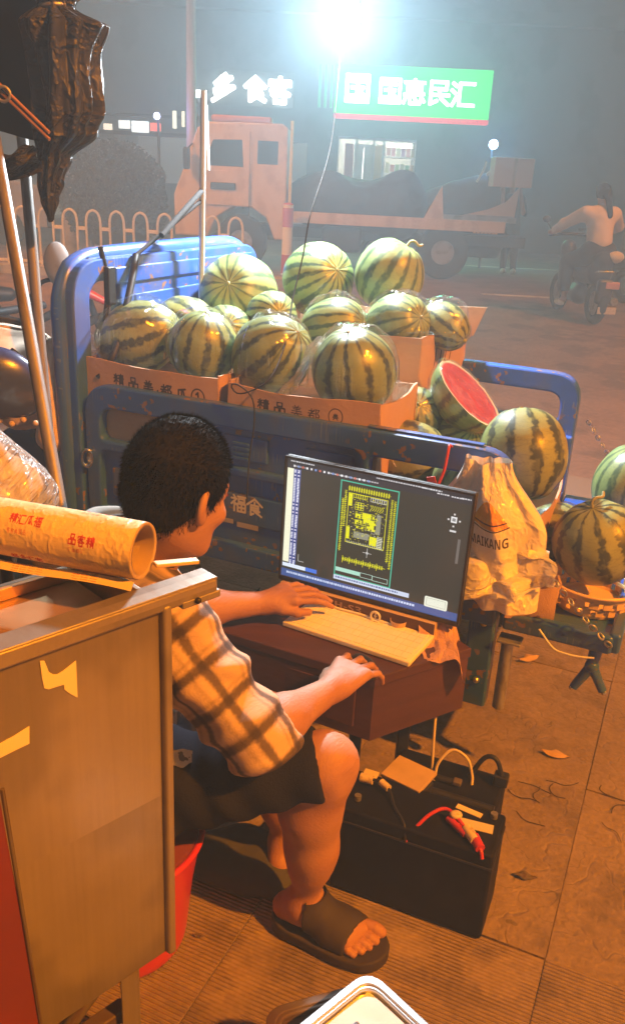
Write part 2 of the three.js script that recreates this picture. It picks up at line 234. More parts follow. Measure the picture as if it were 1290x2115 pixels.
// ---------------------------------------------------------------- ground and pavement
{
  const asphalt = tex(1024, 1024, (u, v) => { const a = fbm(u * 5, v * 5, 5, 5, 51), b = fbm(u * 90, v * 90, 90, 2, 55), st = sst(0.55, 0.72, fbm(u * 9, v * 9, 9, 4, 59)); const k = (0.62 + 0.5 * a + 0.35 * (b - 0.5)) * (1 - 0.35 * st); return [0.22 * k, 0.14 * k, 0.105 * k]; });
  const g = boxUV(tf(new THREE.PlaneGeometry(500, 500, 1, 1), [0, -0.03, 0], [-Math.PI / 2, 0, 0]));
  struct('road', g, std({ map: rep(asphalt, 0.42, 0.42), roughness: 0.72, bumpMap: rep(nFine, 3, 3), bumpScale: 0.004 }));
  // painted lines crossing the road on the left, and the kerb strip the railing stands on
  const paint = std({ map: wear([0.62, 0.56, 0.42], [0.15, 0.13, 0.11], 0.8, 5), roughness: 0.7 });
  struct('road_marking', [[-3.6, -9.6, 3.4, 0.12], [-4.2, -7.55, 3.2, 0.1]].map(([x, z, w, d]) => bx(w, 0.006, d, [x, -0.025, z], 0)).concat([bx(0.22, 0.006, 0.5, [-2.55, -0.025, -9.2], 0)]), paint);
  struct('road_marking', [bx(5.5, 0.006, 0.16, [5.2, -0.025, -13.6], 0), bx(7, 0.006, 0.14, [5.5, -0.025, -18.4], 0)], paint);
  const kerbM = std({ map: rep(wear([0.34, 0.31, 0.28], [0.17, 0.15, 0.13], 0.7, 7), 1, 1), roughness: 0.85, bumpMap: rep(nFine, 4, 4), bumpScale: 0.002 });
  const kerb = new THREE.Group(); kerb.name = 'kerb'; kerb.userData.kind = 'structure'; scene.add(kerb);
  for (let i = 0; i < 18; i++) part('kerb_stone', bx(0.49, 0.16 + 0.004 * (i % 3), 0.3, [-8.6 + i * 0.5, 0.02, -13.25 + 0.006 * (i % 4)], 0.015), kerbM, kerb);
  // slabs of the pavement round the man
  const pave = new THREE.Group(); pave.name = 'pavement'; pave.userData.kind = 'structure'; pave.rotation.y = -TH; pave.position.set(0.553, 0, -1.372); scene.add(pave);
  const slabTex = (s, ribs) => tex(512, 512, (u, v) => {
    const a = fbm(u * 4, v * 4, 4, 5, s), b = fbm(u * 60, v * 60, 60, 2, s + 7), st = sst(0.52, 0.7, fbm(u * 6, v * 6, 6, 4, s + 11)); let k = (0.7 + 0.42 * a + 0.3 * (b - 0.5)) * (1 - 0.22 * st);
    const cr = Math.abs(fbm(u * 5 + 1.7, v * 5, 5, 4, s + 19) - 0.5); if (!ribs && cr < 0.004 && vn(u * 4, v * 4, 4, s + 23) > 0.6) k *= 0.6; k *= 1 - 0.1 * sst(0.6, 0.7, fbm(u * 18, v * 18, 18, 3, s + 29));
    if (ribs) k *= 1.12; return [0.27 * k, 0.2 * k, 0.155 * k];
  });
  const ribBump = gray(512, 512, (u, v) => { const w = 0.006 * fbm(u * 5, v * 5, 5, 3, 77), f = ((v + w * 0.4) * 64) % 1, lift = sst(0.08, 0.3, f) * (1 - sst(0.6, 0.85, f)); return 0.25 + 0.6 * lift * (1 - 0.75 * sst(0.5, 0.68, fbm(u * 7, v * 7, 7, 4, 79))) + 0.15 * fbm(u * 50, v * 50, 50, 2, 81); });
  const flatBump = gray(512, 512, (u, v) => { const cr = Math.abs(fbm(u * 4, v * 4, 4, 4, 91) - 0.5); return 0.35 * fbm(u * 6, v * 6, 6, 4, 93) + 0.4 * fbm(u * 70, v * 70, 70, 2, 95) + 0.25 * Math.min(1, cr * 60); });
  const grout = std({ color: lin(0.2, 0.155, 0.12), roughness: 0.95 }); part('joint_filling', bx(8.2, 0.01, 5.7, [0.31, -0.0108, -0.62], 0), grout, pave);
  const S = 0.62, mats = [slabTex(101, 0), slabTex(131, 0), slabTex(161, 0)].map((t) => std({ map: t, roughness: 0.62, bumpMap: flatBump, bumpScale: 0.006 }));
  const ribM = [slabTex(191, 1), slabTex(221, 1)].map((t) => std({ map: t, roughness: 0.55, bumpMap: ribBump, bumpScale: 0.007 }));
  const geo = [0, 1, 2].map((k) => { const g = new RoundedBoxGeometry(S - 0.0014, 0.034, S - 0.0014, 2, 0.0012); const h = boxUV(g, 1 / S, 0.5 + k * 0.37, 0.5 + k * 0.21); return h; });
  for (let i = -6; i <= 6; i++) for (let j = -5; j <= 3; j++) {
    const ribbed = j >= 0 && i <= 0, m = ribbed ? ribM[(i + j + 40) % 2] : mats[Math.floor(rnd() * 3)];
    const s = part('paving_slab', geo[Math.floor(rnd() * 3)], m, pave, { p: [(i + 0.5) * S - (j % 2 ? 0.0 : 0), -0.017 + rr(-0.0025, 0.0015), (j + 0.5) * S] }); s.rotation.set(rr(-0.003, 0.003), ribbed ? 0 : Math.floor(rnd() * 4) * Math.PI / 2, rr(-0.003, 0.003));
  }
}

// ---------------------------------------------------------------- street lamps and the bulb over the cargo bed
const lampPost = std({ map: wear([0.4, 0.38, 0.35], [0.2, 0.18, 0.16], 0.6), roughness: 0.6, metalness: 0.2 });
LAMPS.forEach(([x, z, h, ax, az, cd, ang, tx, tz], i) => {
  const t = thing('street_lamp', ['street lamp pole with orange sodium light standing right of the vendors', 'orange lit street lamp pole rising behind the white railing at left', 'street lamp pole with orange light across the road at right', 'street lamp pole with orange light beyond the left edge, near the tricycle'][i], 'street lamp', [x, -0.03, z]);
  part('pole', [cyl(0.075, 0.11, h, [0, h / 2, 0]), cyl(0.16, 0.18, 0.5, [0, 0.25, 0])], lampPost, t);
  part('arm', tube([[0, h - 0.1, 0], [ax * 0.3, h + 0.22, az * 0.3], [ax * 0.8, h + 0.3, az * 0.8]], 0.04, 16), lampPost, t);
  const hd = part('lamp_head', tf(ball(0.3, [0, 0.02, 0], [0.55, 0.3, 1]), [ax, h + 0.27, az], [0, Math.atan2(ax, az), 0]), lampPost, t);
  part('diffuser', tf(ball(0.19, [0, 0, 0], [0.7, 0.3, 1]), [ax, h + 0.2, az], [0, Math.atan2(ax, az), 0]), glow(SODIUM, 60), hd);
  const l = new THREE.SpotLight(SODIUM, cd, 0, ang * R, 0.6); l.position.set(ax, h + 0.12, az); l.target.position.set(tx - x, 0, tz - z); l.shadow.radius = 6; l.castShadow = true; t.add(l, l.target);
});
{
  const [x, y, z] = LED.at, t = thing('light_bulb', 'bright white bulb glowing in the haze above the melons', 'light bulb', [x, y, z]);
  part('globe', lathe([[0, -0.06], [0.026, -0.055], [0.046, -0.036], [0.054, -0.006], [0.05, 0.03], [0.036, 0.062], [0.03, 0.09]], 32), glow(lin(0.92, 0.98, 1), 30), t);
  part('socket', [cyl(0.03, 0.034, 0.07, [0, 0.118, 0]), cyl(0.012, 0.02, 0.03, [0, 0.165, 0])], M.white, t);
  const l = new THREE.PointLight(lin(0.82, 0.93, 1), LED.cd); l.shadow.radius = 2.2; l.castShadow = true; t.add(l);
  tag(part('lamp_cable', tube([[x, y + 0.17, z], [x - 0.01, y + 0.7, z], [x - 0.05, y + 1.6, z + 0.1]], 0.004, 20), M.black, scene), 'black cable the glowing white bulb hangs from', 'cable');
}

// ---------------------------------------------------------------- background: railing, truck, shops, hedge, second stall, rider
{
  const railM = std({ map: wear([0.68, 0.64, 0.56], [0.36, 0.3, 0.24], 0.5), roughness: 0.5 });
  const t = thing('metal_railing', 'pale metal railing of rounded hoops along the kerb at left', 'railing', [0, 0.1, -13.3]);
  const hoop = tube([[-0.105, 0, 0], [-0.105, 0.36, 0], [-0.105, 0.66, 0], [-0.075, 0.775, 0], [0, 0.82, 0], [0.075, 0.775, 0], [0.105, 0.66, 0], [0.105, 0.36, 0], [0.105, 0, 0]], 0.019, 44, 7, false, 0.4);
  const tie = bx(0.15, 0.05, 0.02, [0.1775, 0.56, 0], 0.004);
  for (let i = 0; i < 21; i++) { const x = -8.4 + i * 0.352; if (i === 18) continue; part('hoop', hoop, railM, t, { p: [x, 0, 0], r: [0, 0, rr(-0.012, 0.012)] }); if (i < 20 && i !== 17) part('tie_bar', tie, railM, t, { p: [x, 0, 0] }); }
  part('foot_rail', [bx(7.5, 0.04, 0.03, [-4.9, 0.05, 0])], railM, t);
  const bo = thing('bollard', 'red and white banded post between the melons and the truck', 'bollard', [-0.66, -0.03, -14.9]);
  part('post', cyl(0.085, 0.085, 1.12, [0, 0.56, 0]), M.white, bo);
  const red = std({ color: lin(0.45, 0.03, 0.02), roughness: 0.5 });
  for (const y of [0.18, 0.92]) part('red_band', cyl(0.088, 0.088, 0.3, [0, y, 0]), red, bo);
  part('cap', ball(0.085, [0, 1.12, 0], [1, 0.4, 1]), red, bo);
}
{ // pale truck side on, nose to the left
  const t = thing('truck', 'pale flatbed truck parked side on behind the railing and melons', 'truck', [0, 0, -15.3]);
  const paint = phy({ map: wear([0.62, 0.5, 0.4], [0.4, 0.3, 0.24], 0.5), roughness: 0.45, clearcoat: 0.3 }), glass = std({ color: lin(0.02, 0.03, 0.035), roughness: 0.08, metalness: 0.0 });
  const side = poly([[-2.6, 0.5], [-2.62, 1.15], [-2.5, 1.45], [-2.22, 2.2], [-2.05, 2.3], [-0.82, 2.32], [-0.72, 2.25], [-0.72, 0.5], [-0.9, 0.5], [-1.05, 0.85], [-1.3, 1.0], [-1.62, 1.0], [-1.9, 0.82], [-2.05, 0.5]], [[[-2.05, 1.6], [-2.12, 1.68], [-1.98, 2.06], [-1.45, 2.08], [-1.42, 1.6]], [[-1.25, 1.66], [-1.25, 2.08], [-0.85, 2.08], [-0.85, 1.66]]]);
  part('cab', tf(ext(side, 1.8, 0.03), [0, 0, -1.85]), paint, t);
  const gl = part('window', [ext(poly([[-2.06, 1.58], [-2.14, 1.68], [-1.99, 2.08], [-1.43, 2.1], [-1.4, 1.58]]), 0.01, 0)], glass, t, { p: [0, 0, -0.08] }); gl.geometry.computeVertexNormals();
  part('window', bx(0.44, 0.46, 0.012, [-1.05, 1.87, -0.08], 0), glass, t);
  const door = part('door', tf(ext(poly([[-2.15, 1.02], [-2.15, 1.56], [-1.35, 1.56], [-1.35, 1.02]]), 0.012, 0.004), [0, 0, 0.0]), paint, t); door.position.z = 0.012; part('seam', bx(0.012, 1.35, 0.012, [-1.34, 1.5, 0.015], 0.003), M.rust, door); part('seam', bx(0.012, 1.2, 0.012, [-2.16, 1.2, 0.015], 0.003), M.rust, door);
  part('handle', bx(0.42, 0.11, 0.03, [-1.78, 1.32, 0.05], 0.02), M.black, door);
  part('mirror', [bx(0.1, 0.34, 0.2, [-2.36, 1.72, 0.22], 0.03), bar([-2.3, 1.95, 0], [-2.36, 1.86, 0.2], 0.014)], M.black, t);
  part('roof_visor', bx(1.0, 0.1, 0.3, [-1.5, 2.36, -0.2], 0.04), std({ color: lin(0.5, 0.2, 0.12), roughness: 0.5 }), t);
  part('lit_pillar_strip', [bx(0.05, 1.5, 0.05, [-0.66, 1.62, 0.0], 0.01)], std({ color: lin(0.7, 0.62, 0.2), roughness: 0.4 }), t);  // strip coloured yellow to stand for yellow light on the rear cab pillar
  part('chassis', [bx(5.2, 0.18, 0.7, [0.9, 0.62, -0.9]), bx(0.7, 0.42, 0.4, [0.25, 0.55, -0.3], 0.08)], M.black, t);
  part('cargo_bed', [bx(3.6, 0.08, 1.9, [1.2, 0.84, -0.9]), bx(3.6, 0.12, 0.05, [1.2, 0.92, 0.03])], paint, t);
  part('load', sdfMesh((p) => { const n = 0.14 * (n3(p[0] * 2.4, p[1] * 2.4, p[2] * 2.4) - 0.5) + 0.05 * (n3(p[0] * 7, p[1] * 7, p[2] * 7) - 0.5); return smin(smin(dEll(p, [-0.05, 1.15, -0.8], [0.7, 0.5, 0.75]), dEll(p, [0.85, 1.1, -0.8], [0.8, 0.42, 0.75]), 0.3), dEll(p, [1.25, 1.1, -0.7], [0.42, 0.62, 0.6]), 0.3) + n; }, [-1, 0.5, -1.7], [2, 2, 0.2], 0.07), std({ color: lin(0.03, 0.032, 0.035), roughness: 0.8 }), t);
  const panel = part('tail_board', poly3([[1.6, 0.9], [1.98, 0.9], [1.9, 1.5]], 0.05), paint, t); panel.position.z = -0.2;
  for (const x of [-1.48, 2.0]) { const w = part('wheel', tf(lathe([[0.2, -0.12], [0.4, -0.12], [0.45, -0.08], [0.45, 0.08], [0.4, 0.12], [0.2, 0.12]], 28), [x, 0.43, -0.16], [Math.PI / 2, 0, 0]), M.rubber, t); part('rim', tf(cyl(0.22, 0.22, 0.14, [0, 0, 0]), [x, 0.43, -0.16], [Math.PI / 2, 0, 0]), M.galv, w); }
}
function poly3(pts, d) { return ext(poly(pts), d, 0.004); }
{ // shop fronts across the road
  const wallM = std({ map: rep(wear([0.12, 0.115, 0.11], [0.06, 0.055, 0.05], 0.7), 0.3, 0.3), roughness: 0.9 });
  const b = thing('shop_building', 'dark shop building with lit window below a green sign', 'building', [0, 0, -23]);
  const face = poly([[-14, -0.03], [14, -0.03], [14, 11], [-14, 11]], [[[0.15, 0.3], [2.1, 0.3], [2.1, 2.5], [0.15, 2.5]], [[-5.4, 1.2], [-2.6, 1.2], [-2.6, 2.35], [-5.4, 2.35]], [[-2.2, 0.3], [-0.6, 0.3], [-0.6, 2.3], [-2.2, 2.3]]]);
  part('wall', tf(ext(face, 0.3, 0), [0, 0, -0.3]), wallM, b);
  part('floor_slab', [bx(28, 0.25, 0.5, [0, 5.2, 0.1]), bx(28, 0.25, 0.5, [0, 8.3, 0.1])], wallM, b);
  for (let i = 0; i < 9; i++) for (let j = 0; j < 2; j++) { const w = part('window', [bx(1.5, 1.7, 0.06, [-11.6 + i * 2.9, 6.7 + j * 3, 0.02])], std({ color: lin(0.03, 0.035, 0.045), roughness: 0.15 }), b); part('sill', bx(1.7, 0.08, 0.2, [-11.6 + i * 2.9, 5.82 + j * 3, 0.1]), wallM, w); }
  part('back_wall', bx(27, 4.6, 0.1, [0, 2.3, -4]), std({ color: lin(0.6, 0.55, 0.45), roughness: 0.8 }), b);
  part('shop_floor', bx(27, 0.1, 3.7, [0, -0.02, -2.15]), wallM, b); part('shop_ceiling', bx(27, 0.1, 3.7, [0, 4.4, -2.15]), wallM, b);
  part('partition', [bx(0.15, 4.3, 3.7, [-2.45, 2.15, -2.15]), bx(0.15, 4.3, 3.7, [-0.3, 2.15, -2.15]), bx(0.15, 4.3, 3.7, [2.4, 2.15, -2.15]), bx(0.15, 4.3, 3.7, [-5.7, 2.15, -2.15])], wallM, b);
  part('window_frame', [0.15, 0.62, 1.05, 1.3, 2.1].map((x) => bx(0.06, 2.2, 0.08, [x, 1.4, -0.12])).concat([bx(2.0, 0.06, 0.08, [1.12, 2.47, -0.12])]), M.white, b);
  for (const y of [0.8, 1.25, 1.7, 2.1]) { part('shelf', bx(0.95, 0.04, 0.35, [1.75, y, -1.2]), M.white, b); for (let k = 0; k < 7; k++) part('goods', bx(0.1, rr(0.16, 0.3), 0.12, [1.35 + k * 0.13, y + 0.14, -1.15], 0.01), std({ color: lin(rr(0.1, 0.7), rr(0.1, 0.45), rr(0.03, 0.3)), roughness: 0.5 }), b); }
  for (let k = 0; k < 4; k++) part('poster', bx(0.22, 0.9, 0.02, [0.45 + k * 0.24, 1.9, -0.3], 0), std({ color: [lin(0.7, 0.12, 0.06), lin(0.8, 0.8, 0.75), lin(0.75, 0.75, 0.7), lin(0.8, 0.6, 0.3)][k], roughness: 0.6 }), b);
  const ll = (x, y, z, w, c, k) => { part('ceiling_light', bx(w, 0.05, 0.3, [x, y, z], 0.01), glow(c, k * 2), b); const r = new THREE.RectAreaLight(c, k, w, 0.3); r.position.set(x, y - 0.04, z); r.rotation.x = -Math.PI / 2; b.add(r); };
  ll(1.2, 4.2, -1.4, 1.9, lin(1, 0.95, 0.8), 70); ll(-1.4, 4.2, -1.4, 1.4, lin(1, 0.9, 0.7), 9); ll(-4, 4.2, -1.4, 2.2, lin(0.95, 0.97, 1), 9);
  for (const [x, y, w, h] of [[1.72, 2.36, 0.62, 0.1], [0.98, 1.95, 0.05, 0.75], [0.86, 1.9, 0.1, 0.7]]) part('tube_light', bx(w, h, 0.05, [x, y, -0.42], 0.01), glow(lin(1, 0.97, 0.88), 5), b);
  for (const [i, j] of [[1, 0], [6, 1], [7, 0]]) part('lit_pane', bx(1.2, 1.3, 0.02, [-11.6 + i * 2.9, 6.7 + j * 3, 0.07], 0), glow(lin(1, 0.75, 0.45), 0.7), b);
  const up = thing('utility_pole', 'slim pole behind the truck cab left of the white letters', 'pole', [-2.62, -0.03, -17.3]); part('shaft', cyl(0.07, 0.1, 9, [0, 4.5, 0]), lampPost, up); part('cross_arm', bx(1.6, 0.1, 0.1, [0, 8.6, 0.06], 0.01), M.rust, up);
  // green lightbox sign
  const s = thing('green_shop_sign', 'glowing green shop sign with white characters and red lower edge', 'sign', [1.82, 3.48, -22.2], -0.06);
  part('light_box', bx(3.62, 1.04, 0.3, [0, 0, 0], 0.02), glow(lin(0.02, 0.95, 0.08), 1.3), s);
  part('trim', bx(3.62, 0.1, 0.34, [0, -0.575, 0.01], 0.02), glow(lin(1, 0.04, 0.05), 1.3), s);
  const wm = glow(lin(1, 1, 1), 4), pm = glow(lin(1, 0.72, 0.72), 3.4);
  part('logo', [...solidGlyph('guo', 0.62, 0.09, 0.05)].map((g) => tf(g, [-1.28, 0.02, 0.18])), pm, s);
  ['guo', 'hui', 'min', 'hui2'].forEach((n, i) => part('letter', solidGlyph(n, 0.56, 0.075, 0.05).map((g) => tf(g, [-0.52 + i * 0.56, 0.0, 0.18])), wm, s));
  part('fin', [0, 1, 2].map((i) => bx(0.05, 0.9, 0.22, [-1.9 - i * 0.14, 0.05, -0.1])), glow(lin(0.1, 0.8, 0.25), 0.5), s);
  const r = new THREE.RectAreaLight(lin(0.1, 1, 0.55), 20, 3.5, 1); r.position.set(0, 0, 0.28); r.rotation.y = Math.PI; s.add(r);
  // white channel letters
  const w = thing('white_letter_sign', 'row of glowing white characters above the truck cab', 'sign', [-2.2, 3.38, -22.35]);
  [['duo', -0.42, 0.58], ['shi', 0.34, 0.52], ['ke', 0.92, 0.56]].forEach(([n, x, k]) => part('letter', solidGlyph(n, k, 0.1, 0.08).map((g) => tf(g, [x, 0, 0.1])), glow(lin(0.95, 1, 0.95), 6), w));
  part('letter', bx(0.18, 0.16, 0.08, [-1.0, -0.16, 0.1], 0.03), glow(lin(0.95, 1, 0.95), 6), w); part('backing', bx(2.7, 0.75, 0.06, [-0.1, 0, 0], 0.01), wallM, w);
  const wl = new THREE.RectAreaLight(lin(0.9, 1, 0.93), 22, 2.2, 0.6); wl.position.set(0, 0, 0.22); wl.rotation.y = Math.PI; w.add(wl);
  // small lit signs far left, low behind the hedge
  const sg = [[-4.35, 2.36, 0.24, 0.16, lin(1, 0.95, 0.9)], [-4.02, 2.33, 0.36, 0.22, lin(1, 1, 0.98)], [-3.7, 2.34, 0.22, 0.16, lin(1, 0.16, 0.1)], [-3.3, 2.5, 0.08, 0.34, lin(1, 0.9, 0.7)], [-3.12, 2.52, 0.06, 0.3, lin(1, 0.85, 0.6)], [-2.95, 2.54, 0.06, 0.36, lin(0.9, 0.95, 0.8)], [-4.7, 2.3, 0.18, 0.12, lin(1, 0.8, 0.6)]];
  sg.forEach(([x, y, a, c, col], i) => tag(part('shop_light', bx(a, c, 0.06, [x, y, -19.5], 0.015), glow(col, 1.6), scene), ['small warm white light left of the big white one', 'largest white lit panel over the hedge', 'red lit panel over the hedge', 'leftmost slim light strip over the hedge', 'middle slim light strip over the hedge', 'rightmost slim light strip over the hedge', 'leftmost small orange light over the hedge'][i], 'lit panel', 'small lights over the hedge'));
  tag(part('sign_beam', [bx(2.4, 0.08, 0.08, [-3.9, 2.2, -19.55]), bar([-4.95, -0.03, -19.55], [-4.95, 2.2, -19.55], 0.04), bar([-2.8, -0.03, -19.55], [-2.8, 2.6, -19.55], 0.04), bx(2.2, 0.06, 0.05, [-3.9, 2.55, -19.55])], M.black, scene), 'dark frame carrying the small lights behind the hedge', 'sign frame');
  [[3.1, 2.28, -17.9, lin(0.16, 0.5, 1), 'blue white lamp shining above the pale carton at right'], [-3.18, 2.42, -16.9, lin(0.25, 0.32, 1), 'small blue lamp shining above the hedge']].forEach(([x, y, z, c, lab], i) => {
    const q = thing('blue_lamp', lab, 'lamp', [x, y, z]); part('bulb', ball(i ? 0.06 : 0.09), glow(c.clone().lerp(lin(1, 1, 1), 0.45), i ? 9 : 14), q);
    part('pole', [bar([0.0, -0.05, -0.12], [0.02, -y - 0.03, -0.12], 0.025), bar([0, -0.05, -0.12], [0, 0, 0], 0.02)], M.black, q);
    const l = new THREE.PointLight(c, i ? 2.5 : 9); l.shadow.radius = 3; l.castShadow = true; q.add(l);
  });
}
{ // dark rounded hedge, leaves as one mass
  const h = thing('hedge', 'large dark rounded bush behind the railing', 'bush', [-3.82, 0, -16.2]); const pos = [], nor = [], idx = [];
  for (let i = 0; i < 9000; i++) {
    const a = rnd() * 6.283, e = Math.acos(rr(-0.55, 1)), k = 0.8 + 0.2 * Math.pow(rnd(), 0.5), b = 1 + 0.12 * (n3(a * 2, e * 3, 1) - 0.5) * 2, c = V(0.98 * Math.sin(e) * Math.cos(a) * k * b, 0.95 + 0.98 * Math.cos(e) * k * b, 0.8 * Math.sin(e) * Math.sin(a) * k * b);
    const n = V(rr(-1, 1), rr(-0.4, 1), rr(-1, 1)).normalize(), t1 = V(rr(-1, 1), rr(-1, 1), rr(-1, 1)).cross(n).normalize(), t2 = n.clone().cross(t1), s = rr(0.03, 0.055), o = pos.length / 3;
    for (const [x, y] of [[-1, 0], [0, -0.5], [1, 0], [0, 0.5]]) { const p = c.clone().addScaledVector(t1, x * s).addScaledVector(t2, y * s); pos.push(p.x, p.y, p.z); nor.push(n.x, n.y, n.z); } idx.push(o, o + 1, o + 2, o, o + 2, o + 3);
  }
  const g = new THREE.BufferGeometry(); g.setAttribute('position', new THREE.Float32BufferAttribute(pos, 3)); g.setAttribute('normal', new THREE.Float32BufferAttribute(nor, 3)); g.setIndex(idx);
  part('foliage', g, phy({ color: lin(0.03, 0.045, 0.02), roughness: 0.8, transmission: 0.3, thickness: 0 }), h, { kind: 'stuff' });
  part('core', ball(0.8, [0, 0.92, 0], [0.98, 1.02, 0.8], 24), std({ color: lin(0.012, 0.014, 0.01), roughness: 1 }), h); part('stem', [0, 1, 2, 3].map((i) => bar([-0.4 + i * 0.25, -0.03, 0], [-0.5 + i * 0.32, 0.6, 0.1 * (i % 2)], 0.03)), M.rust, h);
}
{ // van at the left edge
  const t = thing('parked_van', 'pale van nose standing behind the railing at the left edge', 'van', [-6.05, 0, -18.4]), paint = phy({ color: lin(0.6, 0.52, 0.42), roughness: 0.4, clearcoat: 0.6 });
  part('body', tf(ext(poly([[-3, 0.3], [-3, 1.8], [-1.4, 1.85], [-0.5, 1.25], [0.45, 1.12], [0.55, 0.95], [0.56, 0.35]]), 1.6, 0.05), [0, 0, -0.8]), paint, t);
  part('windscreen', tf(ext(poly([[-2.7, 1.25], [-2.7, 1.68], [-1.42, 1.72], [-0.72, 1.28]]), 0.02, 0), [0, 0, 0.85]), std({ color: lin(0.02, 0.02, 0.025), roughness: 0.1 }), t);
  part('headlight', [bx(0.14, 0.16, 0.3, [0.52, 0.86, 0.62], 0.04)], M.chrome, t); part('bumper', bx(0.2, 0.22, 1.66, [0.56, 0.45, 0], 0.06), M.black, t);
  for (const x of [-2.2, -0.25]) part('wheel', cyl(0.34, 0.34, 0.22, [x, 0.32, 0.78], [Math.PI / 2, 0, 0]), M.rubber, t);
}
// ---------------------------------------------------------------- people and machines at right
const skinTex = tex(256, 256, (u, v) => { const a = fbm(u * 6, v * 6, 6, 4, 301), b = fbm(u * 70, v * 70, 70, 2, 305), k = 0.85 + 0.25 * a + 0.1 * (b - 0.5); return [0.4 * k, 0.2 * k * (0.9 + 0.2 * a), 0.12 * k]; });
M.skin = phy({ map: skinTex, roughness: 0.6, bumpMap: rep(nFine, 5, 5), bumpScale: 0.0008, sheen: 0.1, sheenColor: lin(0.5, 0.3, 0.2) });
M.hair = phy({ color: lin(0.005, 0.004, 0.0035), roughness: 0.8, specularIntensity: 0.4 });
{ // woman on a scooter riding away
  const X0 = [3.42, -0.03, -11.15], yaw = 0.12;
  const s = thing('motor_scooter', 'dark scooter with round mirror and pale rear plate on the road at right', 'scooter', X0, yaw);
  const dark = phy({ color: lin(0.03, 0.027, 0.032), roughness: 0.35, clearcoat: 0.4 });
  for (const z of [0.1, -1.15]) { const w = part('wheel', tf(new THREE.TorusGeometry(0.2, 0.06, 10, 28), [0, 0.26, z], [0, Math.PI / 2, 0]), M.rubber, s); part('rim', cyl(0.16, 0.16, 0.06, [0, 0.26, z], [0, 0, Math.PI / 2]), M.galv, w); }
  part('body', sdfMesh((p) => smin(smin(dCap(p, [0, 0.62, 0.05], [0, 0.6, -0.5], 0.16, 0.14), dCap(p, [0, 0.3, -0.45], [0, 0.32, -0.9], 0.13, 0.12), 0.1), dCap(p, [0, 0.4, -0.95], [0, 0.85, -1.05], 0.12, 0.1), 0.08), [-0.3, 0.1, -1.25], [0.3, 1.05, 0.3], 0.025), dark, s);
  part('seat', sdfMesh((p) => dCap(p, [0, 0.76, 0.12], [0, 0.74, -0.4], 0.13, 0.11), [-0.2, 0.55, -0.6], [0.2, 0.95, 0.3], 0.025), M.rubber, s);
  part('rear_fender', bx(0.2, 0.3, 0.1, [0, 0.42, 0.27], 0.04), dark, s);
  part('tail_light', bx(0.19, 0.09, 0.05, [0.08, 0.5, 0.3], 0.02), std({ color: lin(0.5, 0.2, 0.1), roughness: 0.3 }), s);
  part('number_plate', bx(0.24, 0.085, 0.01, [0.05, 0.2, 0.33], 0.004), std({ color: lin(0.6, 0.5, 0.35), roughness: 0.5 }), s);
  part('helmet_case', ball(0.1, [0.12, 0.83, 0.18], [1, 0.72, 0.8]), std({ color: lin(0.6, 0.5, 0.3), roughness: 0.4 }), s);
  part('handlebar', tube([[-0.36, 1.0, -0.85], [-0.15, 1.02, -0.98], [0.15, 1.02, -0.98], [0.36, 1.0, -0.85]], 0.02, 20), M.black, s);
  for (const k of [-1, 1]) part('mirror', [ball(0.055, [k * 0.42, 1.2, -0.9], [1, 0.8, 0.3]), bar([k * 0.3, 1.02, -0.88], [k * 0.42, 1.18, -0.9], 0.008)], M.black, s);
  part('exhaust', [bar([0.14, 0.26, -0.3], [0.17, 0.3, 0.25], 0.05)], M.galv, s); part('rack', [bar([-0.1, 0.66, 0.26], [0.1, 0.66, 0.26], 0.012), bar([-0.1, 0.66, 0.26], [-0.1, 0.62, 0.05], 0.012)], M.chrome, s);
  const q = thing('person', 'woman with a dark ponytail in a pale sweater riding the dark scooter away', 'person', X0, yaw);
  const arm = (k) => [[k * 0.19, 1.32, -0.2], [k * 0.36, 1.17, -0.42], [k * 0.36, 1.06, -0.8]];
  part('body', sdfMesh((p) => { let d = dEll(p, [0.01, 1.55, -0.24], [0.075, 0.1, 0.09]); d = smin(d, dCap(p, [0, 1.35, -0.2], [0, 1.5, -0.23], 0.05, 0.045), 0.03); d = smin(d, dCap(p, [0, 0.9, -0.1], [0, 1.3, -0.19], 0.09, 0.09), 0.05); for (const k of [-1, 1]) { const a = arm(k); d = smin(d, dCap(p, [0, 1.3, -0.19], a[0], 0.05, 0.045), 0.03); d = smin(d, dCap(p, a[0], a[1], 0.045, 0.04), 0.03); d = smin(d, dCap(p, [0, 0.88, -0.1], [k * 0.2, 0.7, -0.42], 0.07, 0.06), 0.03); } for (const k of [-1, 1]) { const a = arm(k); d = smin(d, dCap(p, a[1], a[2], 0.038, 0.03), 0.02); d = smin(d, dEll(p, [k * 0.36, 1.04, -0.85], [0.04, 0.035, 0.055]), 0.02); d = smin(d, dCap(p, [k * 0.2, 0.62, -0.42], [k * 0.27, 0.25, -0.3], 0.055, 0.035), 0.03); d = smin(d, dCap(p, [k * 0.27, 0.24, -0.3], [k * 0.31, 0.21, -0.42], 0.035, 0.03), 0.02); } return d; }, [-0.5, 0.1, -1], [0.5, 1.75, 0.1], 0.02), M.skin, q);
